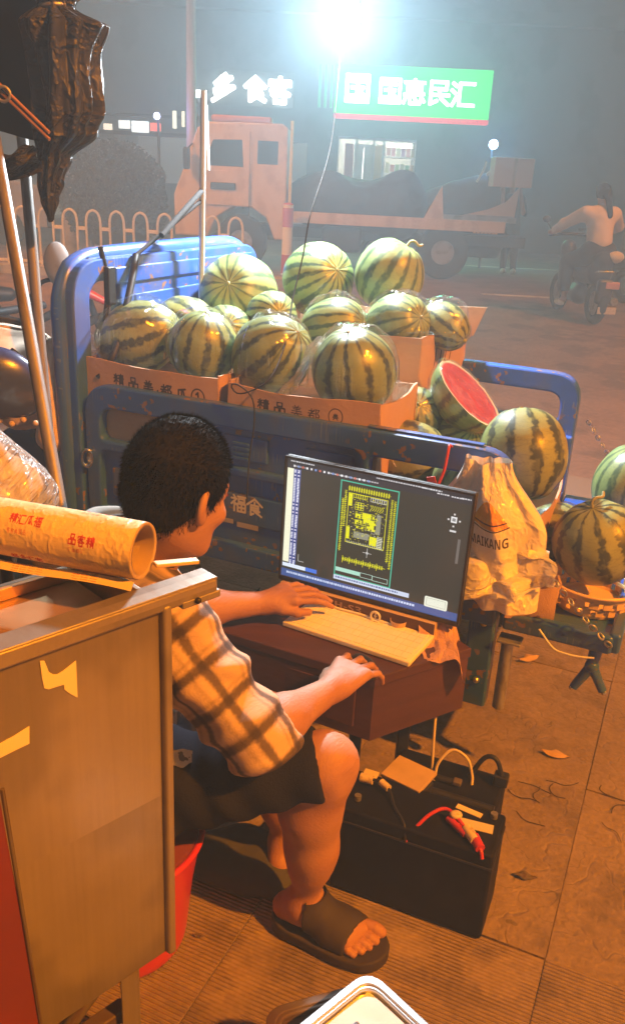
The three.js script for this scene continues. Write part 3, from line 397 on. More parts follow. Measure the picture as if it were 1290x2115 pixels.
  part('sweater', sdfMesh((p) => { let d = smin(dCap(p, [0, 0.98, -0.1], [0, 1.24, -0.17], 0.155, 0.165), dCap(p, [-0.16, 1.3, -0.2], [0.16, 1.3, -0.2], 0.085, 0.085), 0.1); for (const k of [-1, 1]) { const a = arm(k); d = smin(d, dCap(p, a[0], a[1], 0.082, 0.068), 0.05); d = smin(d, dCap(p, a[1], [k * 0.36, 1.08, -0.7], 0.066, 0.055), 0.03); } d += 0.012 * (n3(p[0] * 12, p[1] * 12, p[2] * 12) - 0.5); return smax(d, 0.92 - p[1], 0.02); }, [-0.5, 0.85, -0.85], [0.5, 1.45, 0.15], 0.02), std({ color: lin(0.62, 0.5, 0.36), roughness: 0.9 }), q);
  part('trousers', sdfMesh((p) => { let d = dCap(p, [-0.07, 0.86, -0.08], [0.07, 0.86, -0.08], 0.155, 0.155); for (const k of [-1, 1]) { d = smin(d, dCap(p, [k * 0.1, 0.82, -0.1], [k * 0.22, 0.72, -0.46], 0.13, 0.095), 0.06); d = smin(d, dCap(p, [k * 0.22, 0.7, -0.45], [k * 0.26, 0.4, -0.34], 0.085, 0.07), 0.04); } return d; }, [-0.5, 0.3, -0.7], [0.5, 1.1, 0.2], 0.022), std({ color: lin(0.022, 0.02, 0.024), roughness: 0.9 }), q);
  part('hair', sdfMesh((p) => { let d = smax(dEll(p, [0.01, 1.57, -0.23], [0.09, 0.11, 0.1]), -dEll(p, [0.01, 1.52, -0.33], [0.07, 0.1, 0.06]), 0.02); d = smin(d, dCap(p, [0.02, 1.58, -0.13], [0.05, 1.3, -0.02], 0.045, 0.035), 0.03); return d + 0.012 * (n3(p[0] * 40, p[1] * 14, p[2] * 40) - 0.5); }, [-0.2, 1.2, -0.4], [0.2, 1.75, 0.1], 0.014), M.hair, q);
  for (const k of [-1, 1]) part('shoe', sdfMesh((p) => smax(dEll(p, [k * 0.29, 0.2, -0.38], [0.05, 0.045, 0.13]), 0.165 - p[1], 0.01), [k * 0.29 - 0.1, 0.1, -0.55], [k * 0.29 + 0.1, 0.3, -0.2], 0.014), M.white, q);
  const b = thing('parked_scooter', 'blurred dark scooter at the right edge behind the rider', 'scooter', [4.55, -0.03, -13.4], 0.3);
  for (const z of [0, -1.2]) part('wheel', tf(new THREE.TorusGeometry(0.2, 0.06, 8, 24), [0, 0.26, z], [0, Math.PI / 2, 0]), M.rubber, b);
  part('body', sdfMesh((p) => smin(smin(dCap(p, [0, 0.62, 0.1], [0, 0.55, -0.6], 0.14, 0.12), dCap(p, [0, 0.32, -0.4], [0, 0.34, -1.0], 0.12, 0.1), 0.1), dCap(p, [0, 0.4, -1.05], [0, 0.95, -1.0], 0.1, 0.08), 0.08), [-0.3, 0.1, -1.3], [0.3, 1.15, 0.4], 0.03), dark, b);
  part('handlebar', bar([-0.33, 1.0, -0.95], [0.33, 1.0, -0.95], 0.02), M.black, b); part('top_box', bx(0.34, 0.28, 0.34, [0, 0.9, 0.12], 0.04), M.galv, b);
}
{ // second cargo tricycle with a dark load, and the vendor behind its carton
  const t = thing('vendor_tricycle', 'dark loaded cargo tricycle stall across the road beside the pale carton', 'tricycle', [2.85, -0.03, -17.2]);
  part('cargo_bed', [bx(1.9, 0.09, 1.1, [-0.3, 0.98, -0.2]), bx(0.9, 0.035, 0.04, [0.12, 1.04, 0.38])], M.galv, t);
  part('end_panel', poly3([[-0.35, 1.04], [0.6, 1.04], [0.64, 1.58], [0.42, 1.3], [0.1, 1.16]], 0.03), std({ color: lin(0.6, 0.45, 0.35), roughness: 0.6 }), t, { p: [0, 0, 0.36] });
  part('load_cover', sdfMesh((p) => smin(dCap(p, [-1.1, 1.1, -0.2], [0.25, 1.5, -0.2], 0.32, 0.3), dCap(p, [-0.7, 1.15, -0.2], [0.5, 1.55, -0.3], 0.3, 0.16), 0.2) + 0.09 * (n3(p[0] * 4, p[1] * 4, p[2] * 4) - 0.5), [-1.7, 0.7, -0.8], [0.9, 2, 0.4], 0.05), std({ color: lin(0.06, 0.055, 0.055), roughness: 0.85 }), t);
  part('tub', lathe([[0.02, 0.28], [0.34, 0.3], [0.44, 0.5], [0.46, 0.86], [0.43, 0.86], [0.4, 0.5]], 28), M.black, t, { p: [0.08, 0, 0.1] });
  part('sticker', [0, 1, 2, 3, 4, 5, 6].map((i) => { const a = -0.45 + i * 0.15; return bx(0.055, 0.1 + 0.05 * (i % 3 === 0), 0.008, [0.08 + 0.462 * Math.sin(a), 0.72 + 0.03 * (i % 2), 0.1 + 0.462 * Math.cos(a)], 0, [0, a, 0]); }), std({ color: lin(0.8, 0.42, 0.1), roughness: 0.5 }), t);
  for (const [x, z] of [[-0.72, 0.25], [-0.72, -0.65], [-1.9, -0.2]]) { const w = part('wheel', tf(new THREE.TorusGeometry(0.24, 0.05, 8, 28), [x, 0.29, z], [0, 0, 0]), M.rubber, t); part('rim', tf(new THREE.TorusGeometry(0.19, 0.015, 6, 28), [x, 0.29, z]), M.galv, w); }
  part('frame', [bar([-1.9, 0.3, -0.2], [-1.6, 1.1, -0.2], 0.03), bar([-1.9, 0.6, -0.2], [0.3, 0.75, -0.2], 0.035), bar([-2.0, 1.12, -0.2], [-1.4, 1.12, -0.2], 0.02)], M.black, t);
  part('bag', [tube([[-0.12, 1.62, 0.1], [-0.04, 1.78, 0.1], [0.0, 1.9, 0.12], [0.02, 1.98, 0.1]], 0.02, 14), tube([[0.05, 1.75, 0.1], [0.14, 1.82, 0.1], [0.22, 1.68, 0.12], [0.34, 1.62, 0.1]], 0.03, 14)], M.white, t);
  const q = thing('person', 'standing person in dark clothes half hidden behind the pale carton at right', 'person', [3.5, -0.03, -17.25]);
  part('body', sdfMesh((p) => { let d = smin(dEll(p, [-0.06, 1.62, -0.05], [0.08, 0.115, 0.095]), dCap(p, [-0.04, 1.4, -0.05], [-0.05, 1.55, -0.05], 0.05, 0.05), 0.03); d = smin(d, dCap(p, [0, 0.95, 0], [-0.03, 1.36, -0.05], 0.08, 0.08), 0.05); for (const k of [-1, 1]) { d = smin(d, dCap(p, [0, 1.34, -0.05], [k * 0.17, 1.34, -0.03], 0.04, 0.04), 0.03); d = smin(d, dCap(p, [k * 0.17, 1.34, -0.03], [k * 0.2 - 0.02, 1.12, 0.08], 0.04, 0.04), 0.02); } for (const k of [-1, 1]) { d = smin(d, dCap(p, [k * 0.2 - 0.02, 1.12, 0.08], [k * 0.16 - 0.1, 1.48, 0.2], 0.045, 0.035), 0.02); d = smin(d, dEll(p, [k * 0.16 - 0.12, 1.52, 0.22], [0.045, 0.05, 0.05]), 0.02); } return d; }, [-0.4, 0.9, -0.3], [0.4, 1.85, 0.4], 0.022), M.skin, q);
  part('clothes', sdfMesh((p) => { let d = smin(dCap(p, [0, 0.95, 0], [0, 1.28, -0.03], 0.15, 0.16), dCap(p, [-0.15, 1.36, -0.05], [0.13, 1.36, -0.05], 0.075, 0.075), 0.1); for (const k of [-1, 1]) { d = smin(d, dCap(p, [k * 0.17, 1.36, -0.04], [k * 0.22, 1.1, 0.06], 0.065, 0.055), 0.04); d = smin(d, dCap(p, [k * 0.08, 0.88, 0], [k * 0.09 + 0.02, 0.48, 0.04], 0.1, 0.075), 0.06); d = smin(d, dCap(p, [k * 0.09 + 0.02, 0.48, 0.04], [k * 0.1 + 0.04, 0.1, 0], 0.075, 0.06), 0.03); } return d; }, [-0.5, 0, -0.3], [0.5, 1.5, 0.3], 0.025), std({ color: lin(0.02, 0.02, 0.023), roughness: 0.9 }), q);
  for (const k of [-1, 1]) part('shoe', ball(0.1, [k * 0.1 + 0.04, 0.05, 0.06], [0.55, 0.5, 1.25]), M.white, q);
  const hr = part('hair', ball(0.1, [-0.06, 1.66, -0.07], [0.95, 1.05, 1.05]), M.hair, q);
  const c = thing('carton', 'pale carton held up beside the dark tricycle stall across the road', 'carton', [3.32, 1.78, -16.95], 0.05);
  part('box', bx(0.72, 0.5, 0.4, [0, 0, 0], 0.01), std({ color: lin(0.7, 0.5, 0.4), roughness: 0.7 }), c); part('tape', bx(0.06, 0.504, 0.404, [0.02, 0, 0], 0.01), M.card, c); part('flap', bx(0.72, 0.01, 0.18, [0, 0.25, 0.1], 0, [0.06, 0, 0]), std({ color: lin(0.7, 0.5, 0.4), roughness: 0.7 }), c);
}
// ---------------------------------------------------------------- the blue cargo tricycle
const RT = -TH; // turn of everything laid along the tricycle
{
  const t = thing('cargo_tricycle', 'blue cargo tricycle loaded with watermelons, its tailgate lowered at right', 'tricycle', TO, RT);
  const bedY = 0.564, Len = 1.3, Wid = 1.07;
  // side gates: one flat frame with two windows, ribbed sheet behind it
  const outer = rrect(-Len + 0.03, 0.5, 0, 0.962, [0.01, 0.01, 0.1, 0.1]);
  outer.holes.push(rrect(-1.215, 0.795, -0.86, 0.893, [0.02, 0.02, 0.02, 0.05], THREE.Path), rrect(-0.375, 0.795, -0.062, 0.893, [0.02, 0.02, 0.05, 0.02], THREE.Path), rrect(-0.84, 0.79, -0.395, 0.9, 0.03, THREE.Path), rrect(-1.22, 0.56, -0.06, 0.765, 0.03, THREE.Path));
  const frameG = ext(outer, 0.032, 0.007);
  const panelG = [bx(1.2, 0.24, 0.004, [-0.64, 0.66, 0.012], 0), bx(0.47, 0.15, 0.004, [-0.617, 0.845, 0.0145], 0)];
  const embG = [bx(0.3, 0.09, 0.014, [-1.04, 0.665, 0.016], 0.006), bx(0.3, 0.09, 0.014, [-0.66, 0.665, 0.016], 0.006), bx(0.3, 0.09, 0.014, [-0.27, 0.665, 0.016], 0.006), bx(0.14, 0.07, 0.012, [-0.74, 0.845, 0.018], 0.005), bx(0.14, 0.07, 0.012, [-0.49, 0.845, 0.018], 0.005)];
  for (const [z, fl] of [[0, 1], [-Wid + 0.03, -1]]) {
    const gate = part('side_gate', frameG, M.blue, t, { p: [0, 0, z - 0.032] });
    part('panel', panelG, M.blue, gate); part('embossing', embG, M.blue, gate, fl < 0 ? { p: [0, 0, -0.012] } : {});
    if (fl > 0) { for (let i = 0; i < 4; i++) part('louver', bx(0.05, 0.006, 0.008, [-0.75, 0.86 - i * 0.014, 0.028], 0.002), M.blue, gate); part('latch', [tf(new THREE.TorusGeometry(0.026, 0.006, 8, 20), [-1.255, 0.735, 0.052], [0, 0.5, 0], [0.6, 1, 1]), bx(0.02, 0.05, 0.02, [-1.255, 0.735, 0.036])], M.chrome, gate);
      const hl = part('rail_edge_shine', [bx(0.3, 0.004, 0.02, [-0.24, 0.966, 0.012], 0.0015)], M.blue, gate); hl.name = 'shine_strip'; }  // thin raised strip standing in for the shine along the rail edge
  }
  // headboard behind the driver: tall tube frame, opening near the corner, embossed sheet
  const hb = rrect(-0.02, 0.5, 1.09, 1.3, [0.01, 0.01, 0.13, 0.13]);
  hb.holes.push(rrect(0.055, 0.93, 0.2, 1.235, [0.02, 0.01, 0.01, 0.06], THREE.Path));
  const head = part('headboard', tf(ext(hb, 0.03, 0.006), [-Len - 0.015, 0, 0], [0, Math.PI / 2, 0]), M.blue, t);
  part('frame_tube', [tube([[-Len - 0.03, 0.3, 0.015], [-Len - 0.03, 0.9, 0.015], [-Len - 0.03, 1.18, 0.015], [-Len - 0.03, 1.27, -0.03], [-Len - 0.03, 1.3, -0.13], [-Len - 0.03, 1.305, -0.55], [-Len - 0.03, 1.3, -0.95], [-Len - 0.03, 1.2, -1.07], [-Len - 0.03, 0.5, -1.08]], 0.026, 90, 12, false, 0.25)], M.blue, head);
  part('embossing', [bx(0.014, 0.25, 0.4, [-Len + 0.018, 1.06, -0.47], 0.006), bx(0.014, 0.25, 0.3, [-Len + 0.018, 1.06, -0.85], 0.006), bx(0.012, 0.05, 0.85, [-Len + 0.02, 1.245, -0.6], 0.006)], M.blue, head);
  part('bed_floor', [bx(Len, 0.03, Wid - 0.06, [-Len / 2, bedY - 0.03, -Wid / 2], 0.003), bx(Len, 0.06, 0.05, [-Len / 2, 0.48, -0.12]), bx(Len, 0.06, 0.05, [-Len / 2, 0.48, -0.9])], M.blueDark, t);
  const tg = part('tailgate', [bx(0.29, 0.03, Wid - 0.02, [0.15, 0.515, -Wid / 2], 0.008), bx(0.03, 0.055, Wid - 0.02, [0.288, 0.525, -Wid / 2], 0.01), bx(0.27, 0.05, 0.03, [0.15, 0.52, -0.018], 0.01)], M.blue, t);
  part('forked_bracket', [bar([0.25, 0.5, -0.04], [0.245, 0.435, -0.035], 0.017, 0.014), bar([0.246, 0.44, -0.035], [0.212, 0.37, -0.03], 0.014, 0.011), bar([0.246, 0.44, -0.035], [0.282, 0.38, -0.03], 0.014, 0.011), ball(0.018, [0.246, 0.44, -0.035])], M.blue, tg);
  part('tip', [ball(0.007, [0.208, 0.367, -0.028]), ball(0.007, [0.286, 0.376, -0.028])], M.chrome, tg);
  for (const z of [-0.03, -Wid + 0.03]) { const p = part('corner_post', [bx(0.07, 0.5, 0.05, [-0.035, 0.5, z], 0.008)], M.blue, t); part('lower_tube', [cyl(0.016, 0.016, 0.2, [0.035, 0.36, z + 0.012])], M.galv, p); part('tube_cap', bx(0.06, 0.008, 0.05, [0.04, 0.464, z + 0.01], 0.003), M.galv, p); part('bolt', [ball(0.009, [-0.03, 0.33, z + 0.026]), ball(0.009, [-0.03, 0.5, z + 0.026])], M.steel, p); }
  for (const z of [-0.13, -Wid + 0.13]) { const w = part('wheel', tf(lathe([[0.13, -0.045], [0.2, -0.05], [0.235, -0.03], [0.24, 0], [0.235, 0.03], [0.2, 0.05], [0.13, 0.045]], 36), [-0.5, 0.24, z], [Math.PI / 2, 0, 0]), M.rubber, t); part('rim', tf(cyl(0.135, 0.135, 0.06), [-0.5, 0.24, z], [Math.PI / 2, 0, 0]), M.galv, w); part('mudguard', tf(new THREE.CylinderGeometry(0.29, 0.29, 0.13, 24, 1, true, -1.9, 3.8), [-0.5, 0.24, z], [Math.PI / 2, 0, 0]), M.black, w); }
  part('axle', [bar([-0.5, 0.24, -0.12], [-0.5, 0.24, -0.95], 0.03), ball(0.11, [-0.5, 0.24, -0.55]), bx(0.8, 0.07, 0.06, [-1.6, 0.36, -0.53]), bx(1.3, 0.08, 0.5, [-0.65, 0.41, -0.53])], M.black, t);
  // driver's end, mostly outside the frame
  const seat = part('saddle', sdfMesh((p) => smin(dCap(p, [-1.62, 0.78, -0.25], [-1.62, 0.78, -0.75], 0.1, 0.1), dCap(p, [-1.82, 0.78, -0.4], [-1.82, 0.77, -0.62], 0.08, 0.08), 0.1), [-2, 0.6, -0.95], [-1.45, 0.95, -0.1], 0.018), M.black, t);
  part('seat_box', bx(0.4, 0.3, 0.6, [-1.62, 0.53, -0.5], 0.03), M.blueDark, t);
  part('footboard', [bx(0.5, 0.03, 0.6, [-2.05, 0.34, -0.52]), bx(0.16, 0.035, 1.0, [-1.4, 0.5, -0.53]), bx(0.03, 0.03, 1.0, [-1.36, 0.56, -0.5])], M.blueDark, t);
  const fk = part('fork', [bar([-2.3, 0.36, -0.53], [-2.15, 1.0, -0.53], 0.03), bar([-2.15, 1.0, -0.85], [-2.15, 1.0, -0.2], 0.016)], M.black, t);
  part('wheel', tf(new THREE.TorusGeometry(0.2, 0.05, 10, 30), [-2.36, 0.25, -0.53]), M.rubber, t);
  // print on the side
  const dec = canvasTex(256, 192, (g) => { g.clearRect(0, 0, 256, 192); g.fillStyle = '#123'; g.strokeStyle = '#cfc7b0'; drawGlyph(g, 'fu', 90, 20, 70, 9); drawGlyph(g, 'shi', 160, 20, 74, 9); g.fillStyle = '#a5303a'; g.beginPath(); g.ellipse(60, 26, 20, 11, 0.2, 0, 7); g.fill(); g.fillStyle = '#a79d90'; g.fillRect(24, 126, 80, 20); g.fillRect(120, 132, 96, 22); });
  const dm = std({ map: dec, transparent: true, roughness: 0.5 });
  part('decal', tf(new THREE.PlaneGeometry(0.18, 0.135), [-0.735, 0.668, 0.027]), dm, t);
  // hanging chains: links one by one
  const chain = (a, b, sag, n, label) => {
    const g = new THREE.Group(); g.name = 'chain'; t.add(g); if (label) g.userData.label = label;
    const A = V(...a), B = V(...b), P = (s) => A.clone().lerp(B, s).add(V(0, -sag * 4 * s * (1 - s), 0)), len = A.distanceTo(B) / n;
    const link = new THREE.TorusGeometry(0.0085, 0.0026, 6, 14); link.scale(len / 0.0165 * 0.62, 0.85, 1);
    for (let i = 0; i < n; i++) { const m = part('link', link, M.steel, g), p = P((i + 0.5) / n), d = P((i + 1) / n).sub(P(i / n)).normalize(); m.position.copy(p); m.quaternion.setFromUnitVectors(V(1, 0, 0), d); m.rotateX(i % 2 ? Math.PI / 2 + 0.3 : 0.3); }
  };
  chain([0.02, 0.79, 0.03], [0.285, 0.52, 0.0], 0.012, 13, 'near chain holding the lowered tailgate');
  chain([0.03, 0.81, -Wid], [0.285, 0.53, -Wid + 0.02], 0.01, 13, 'far chain holding the lowered tailgate');
  part('cord', tube([[0.11, 0.53, 0.012], [0.15, 0.49, 0.015], [0.18, 0.483, 0.016], [0.215, 0.483, 0.014], [0.25, 0.487, 0.01]], 0.0025, 24, 6), M.white, t);
  part('rubber_strap', [tube([[-1.27, 1.3, -0.27], [-1.24, 1.22, -0.2], [-1.2, 1.05, -0.06], [-1.24, 0.97, -0.03]], 0.011, 20), bx(0.02, 0.11, 0.035, [-1.272, 1.22, -0.14], 0.004), tube([[-1.285, 1.33, -0.12], [-1.28, 1.22, -0.14], [-1.27, 1.08, -0.1]], 0.008, 16)], M.black, t);
}
// ---------------------------------------------------------------- cartons
const cartonPrint = (mark, strokes, w = 1024, h = 512, bg = [186, 150, 118]) => canvasTex(w, h, (g) => {
  g.fillStyle = `rgb(${bg})`; g.fillRect(0, 0, w, h);
  for (let i = 0; i < 900; i++) { const x = rnd() * w, y = rnd() * h; g.fillStyle = `rgba(${rnd() < 0.5 ? '110,78,50' : '225,195,165'},${0.05 * rnd()})`; g.fillRect(x, y, 20 + rnd() * 120, 1 + rnd() * 3); }
  g.strokeStyle = g.fillStyle = 'rgba(45,34,26,0.92)'; strokes(g);
});
const printA = cartonPrint(1, (g) => { let x = 240; ['jing', 'pin', 'mei'].forEach((n, i) => drawGlyph(g, n, x + i * 118, 66 + i * 7, 84, 10)); g.beginPath(); g.arc(590, 139, 7, 0, 7); g.fill(); drawGlyph(g, 'dou', 612, 86, 88, 11); drawGlyph(g, 'gua', 730, 96, 82, 12); g.lineWidth = 9; g.beginPath(); g.ellipse(882, 142, 46, 52, 0, 0, 7); g.stroke(); g.lineWidth = 12; g.beginPath(); g.moveTo(870, 124); g.lineTo(884, 112); g.lineTo(884, 172); g.stroke(); });
const printB = cartonPrint(2, (g) => { ['jing', 'pin', 'mei', 'dou'].forEach((n, i) => drawGlyph(g, n, 215 + i * 118, 60 + i * 4, 84, i > 1 ? 6 : 10)); g.lineWidth = 6; g.beginPath(); g.ellipse(752, 106, 44, 48, 0, 0, 7); g.stroke(); drawGlyph(g, 'mei', 732, 86, 40, 5); });
const printC = cartonPrint(3, (g) => { for (let i = 0; i < 4; i++) { g.lineWidth = 16; g.beginPath(); g.moveTo(280 + i * 105, 100 + (i % 2) * 10); g.quadraticCurveTo(295 + i * 105, 180, 276 + i * 105, 255); g.stroke(); } });
const printPlain = cartonPrint(4, () => {});
function carton(label, x, y, z, w, h, d, front, o = {}) { // x, z: middle in the tricycle's axes; y: bottom
  const t = thing('melon_carton', label, 'carton', L(x, y, z), RT + (o.turn || 0), 'open cartons in the cargo bed'); delete t.userData.group;
  const k = 0.006, fm = std({ map: front, roughness: 0.82, bumpMap: rep(nFine, 3, 1.5), bumpScale: 0.0008 }), em = std({ map: o.end || printPlain, roughness: 0.82, bumpMap: rep(nFine, 3, 1.5), bumpScale: 0.0008 });
  const wavy = (ww, lab, m) => { const g = new THREE.BoxGeometry(ww, h, k, 24, 6, 1), p = g.attributes.position; for (let i = 0; i < p.count; i++) { const a = p.getX(i) / ww, b = p.getY(i) / h + 0.5; if (b > 0.95) p.setY(i, p.getY(i) + 0.012 * (n3(a * 4 + x * 9, z * 7, 2) - 0.5) - 0.008 * Math.sin((a + 0.5) * 3.1)); p.setZ(i, p.getZ(i) + (0.012 * Math.sin((a + 0.5) * Math.PI) * b + 0.006 * (n3(a * 6, b * 3, x * 5) - 0.5))); } g.computeVertexNormals(); return g; };
  part('front_panel', wavy(w, 'f', fm), fm, t, { p: [0, h / 2, d / 2] }); part('back_panel', wavy(w, 'b', em), em, t, { p: [0, h / 2, -d / 2], r: [0, Math.PI, 0] });
  part('end_panel', wavy(d - k, 'e', em), em, t, { p: [w / 2 - k / 2, h / 2, 0], r: [0, Math.PI / 2, 0] }); part('end_panel', wavy(d - k, 'e', em), em, t, { p: [-w / 2 + k / 2, h / 2, 0], r: [0, -Math.PI / 2, 0] });
  part('bottom', bx(w - 0.02, 0.005, d - 0.02, [0, 0.006, 0], 0), M.card, t);
  if (o.flap) part('flap', tf(ext(poly(o.flap), 0.004, 0), [0, 0, -d / 2 + 0.05]), M.card, t);
  return t;
}
carton('upper front carton with printed characters and a circled one, left end of the bed', -1.062, 0.79, -0.18, 0.45, 0.238, 0.3, printA);
carton('upper front carton with fainter print, middle of the bed under the wrapped melon', -0.585, 0.79, -0.18, 0.44, 0.232, 0.3, printB);
carton('lower carton seen through the left window of the blue side gate', -1.05, 0.566, -0.185, 0.46, 0.216, 0.29, printA);
carton('lower middle carton hidden low behind the blue side gate', -0.585, 0.566, -0.185, 0.44, 0.216, 0.29, printPlain);
const cC = carton('upper back carton with four brushed marks on its end, below the top right melon', -0.7, 0.89, -0.78, 0.56, 0.225, 0.54, printPlain, { end: printC, flap: [[0.2, 0.262], [0.352, 0.27], [0.318, 0.176], [0.24, 0.1]] });
carton('lower back carton under the marked one', -0.7, 0.566, -0.76, 0.56, 0.31, 0.5, printPlain);
carton('back left carton by the blue headboard', -1.14, 0.566, -0.72, 0.26, 0.48, 0.44, printPlain);
carton('short carton at the open rear end under the big tilted melon', -0.075, 0.566, -0.3, 0.25, 0.2, 0.4, printPlain);
carton('small carton on the lowered tailgate corner beside the plastic bag', 0.065, 0.533, -0.065, 0.12, 0.1, 0.1, printPlain, { turn: 0.25 });

// ---------------------------------------------------------------- watermelons
function melonTex(s, N, pale, dark, width, jag, yellow, mott) {
  return tex(1024, 512, (u, v) => {
    const lat = Math.sin(v * Math.PI), wob = 0.3 * (fbm(u * 8, v * 5, 8, 4, s) - 0.5) * lat, ph = u * N + wob * 1.4, i = Math.floor(ph), f = Math.abs(ph - i - 0.5);
    const w = width * (0.7 + 0.7 * hash(((i % N) + N) % N, s)) * (0.75 + 0.5 * lat) * (1 + jag * (fbm(u * 40, v * 34, 40, 3, s + 3) - 0.5) * 2.6);
    let k = 1 - sst(w - 0.09, w + 0.07, f); const lace = Math.abs(fbm(u * 22, v * 30, 22, 4, s + 9) - 0.5); k = Math.max(k, (1 - sst(0.0, 0.045, lace)) * mott * lat);
    k *= 1 - 0.35 * sst(0.5, 0.75, fbm(u * 60, v * 24, 60, 3, s + 13));
    const t = fbm(u * 12, v * 9, 12, 4, s + 17), y = yellow * sst(0.42, 0.66, 0.5 * vn(u * 3 + 0.2, v * 2, 3, s + 21) + 0.5 * Math.sin(u * Math.PI) * lat);
    return [0, 1, 2].map((c) => { const p = mix(pale[c], [0.36, 0.29, 0.05][c], y) * (0.82 + 0.36 * t); return mix(p, dark[c] * (0.8 + 0.5 * t), clamp(k)); });
  });
}
const MT = [
  melonTex(401, 12, [0.235, 0.31, 0.095], [0.036, 0.058, 0.026], 0.14, 0.55, 0.55, 0.25),
  melonTex(431, 14, [0.225, 0.29, 0.098], [0.055, 0.1, 0.04], 0.15, 0.4, 0.15, 0.3),
  melonTex(461, 11, [0.25, 0.29, 0.09], [0.04, 0.056, 0.028], 0.155, 0.75, 0.8, 0.3),
  melonTex(491, 17, [0.21, 0.285, 0.088], [0.036, 0.072, 0.03], 0.16, 0.45, 0.1, 0.2),
];
const melonM = MT.map((t) => phy({ map: t, roughness: 0.42, clearcoat: 0.25, clearcoatRoughness: 0.3, bumpMap: rep(nCoarse, 3, 2), bumpScale: 0.0015 }));
const melonG = [0, 1, 2].map((k) => { const g = new THREE.SphereGeometry(1, 56, 36), p = g.attributes.position; for (let i = 0; i < p.count; i++) { const v = V().fromBufferAttribute(p, i), a = Math.atan2(v.z, v.x), r = 1 + 0.05 * (n3(v.x * 1.5 + k * 9, v.y * 1.5, v.z * 1.5) - 0.5) * 2 + 0.006 * Math.cos(a * 10 + k); const dimple = 1 - 0.05 * Math.exp(-((Math.abs(v.y) - 1) ** 2) / 0.004); v.multiplyScalar(r); p.setXYZ(i, v.x, v.y * dimple, v.z); } g.computeVertexNormals(); const n = g.attributes.normal; for (let j = 0; j <= 36; j++) { const a = j * 57, b = a + 56; const q = V().fromBufferAttribute(n, a).add(V().fromBufferAttribute(n, b)).normalize(); n.setXYZ(a, q.x, q.y, q.z); n.setXYZ(b, q.x, q.y, q.z); } return g; });
const stemM = std({ color: lin(0.3, 0.3, 0.13), roughness: 0.8 });
// axis: direction of the stem end in the tricycle's axes; r: radius across, e: half length along the axis
function melon(label, x, y, z, r, e, axis, spin, kind, o = {}) {
  const t = thing('watermelon', label, 'watermelon', o.world ? [x, y, z] : L(x, y, z));
  const ax = o.world ? V(...axis) : V(cT * axis[0] - sT * axis[2], axis[1], sT * axis[0] + cT * axis[2]);
  t.quaternion.setFromUnitVectors(V(0, 1, 0), ax.normalize()); t.rotateY(spin);
  part('rind', melonG[kind % 3], melonM[kind], t, { s: [r, e, r] });
  part('stem', o.stem ? tube([[0, e * 0.94, 0], [0.002, e + 0.008, 0], [0.012, e + 0.016, 0.004], [0.03, e + 0.012, 0.01], [0.042, e + 0.018, 0.004]], 0.0042, 20, 7) : cyl(0.004, 0.007, 0.008, [0, e * 0.955, 0]), stemM, t);
  if (o.film) {
    const g = new THREE.SphereGeometry(1, 48, 32), p = g.attributes.position; for (let i = 0; i < p.count; i++) { const v = V().fromBufferAttribute(p, i), k = 1.02 + 0.05 * Math.abs(n3(v.x * 3.2 + x * 20, v.y * 3.2, v.z * 3.2 + z * 20) - 0.5) + 0.018 * n3(v.x * 9, v.y * 9, v.z * 9 + x); p.setXYZ(i, v.x * k * r, v.y * k * e, v.z * k * r); }
    g.computeVertexNormals(); part('plastic_film', g, M.film, t);
  }
  return t;
}
const G1 = 'melons';
melon('big pale melon at the top left of the pile, stripes fanning from its end', -1.13, 1.165, -0.66, 0.132, 0.135, [0.2, 0.35, 0.9], 0.5, 1);
melon('round pale melon at the top middle of the pile', -0.89, 1.222, -0.78, 0.124, 0.124, [0.75, 0.35, 0.45], 1.2, 3);
melon('top right melon with a short dry stem pointing up', -0.64, 1.256, -0.8, 0.114, 0.118, [0.45, 0.85, -0.05], 0.2, 1, { stem: 1 });
melon('wrapped melon with slanting stripes at the left end of the front carton', -1.2, 1.07, -0.175, 0.106, 0.142, [-0.8, -0.3, 0.15], 2.2, 2);
melon('wrapped melon with broad upright dark stripes, right one in the left front carton', -0.97, 1.072, -0.165, 0.102, 0.106, [0.15, 0.95, 0.05], 1.0, 0);
melon('melon mostly hidden behind the two in the left front carton', -1.18, 1.06, -0.4, 0.115, 0.13, [0.5, 0.2, 0.3], 0.3, 2);
melon('small thin striped melon showing between the front cartons', -1.05, 1.06, -0.43, 0.095, 0.11, [0.5, 0.5, 0.7], 0.7, 3);
melon('bright green melon peeping out under the two top left melons', -0.93, 1.12, -0.52, 0.084, 0.09, [0.6, 0.3, 0.6], 2.1, 3);
melon('wrapped melon with blurred stripes in the middle front carton', -0.755, 1.072, -0.18, 0.11, 0.124, [0.6, 0.55, 0.1], 0.4, 0);
melon('large wrapped melon with bold stripes at the right end of the middle front carton', -0.497, 1.066, -0.165, 0.116, 0.116, [-0.1, 0.93, 0.25], 1.7, 0);
melon('wrapped melon lying left in the back carton', -0.72, 1.105, -0.55, 0.096, 0.112, [0.8, 0.25, 0.1], 2.9, 3);
melon('wrapped melon in the middle of the back carton', -0.535, 1.128, -0.62, 0.096, 0.106, [0.8, 0.35, 0.35], 0.9, 1);
melon('small dark striped melon at the right end of the back carton', -0.405, 1.13, -0.69, 0.072, 0.09, [0.85, -0.4, 0.2], 0.2, 2);
melon('big tilted melon resting on the short carton at the open rear end', -0.035, 0.885, -0.27, 0.118, 0.13, [-0.25, 0.85, -0.35], 0.8, 2);
melon('melon with a curled stem standing in the yellow basket on the tailgate', 0.195, 0.705, -0.2, 0.114, 0.112, [-0.25, 0.93, 0.22], 0.6, 2, { stem: 1 });
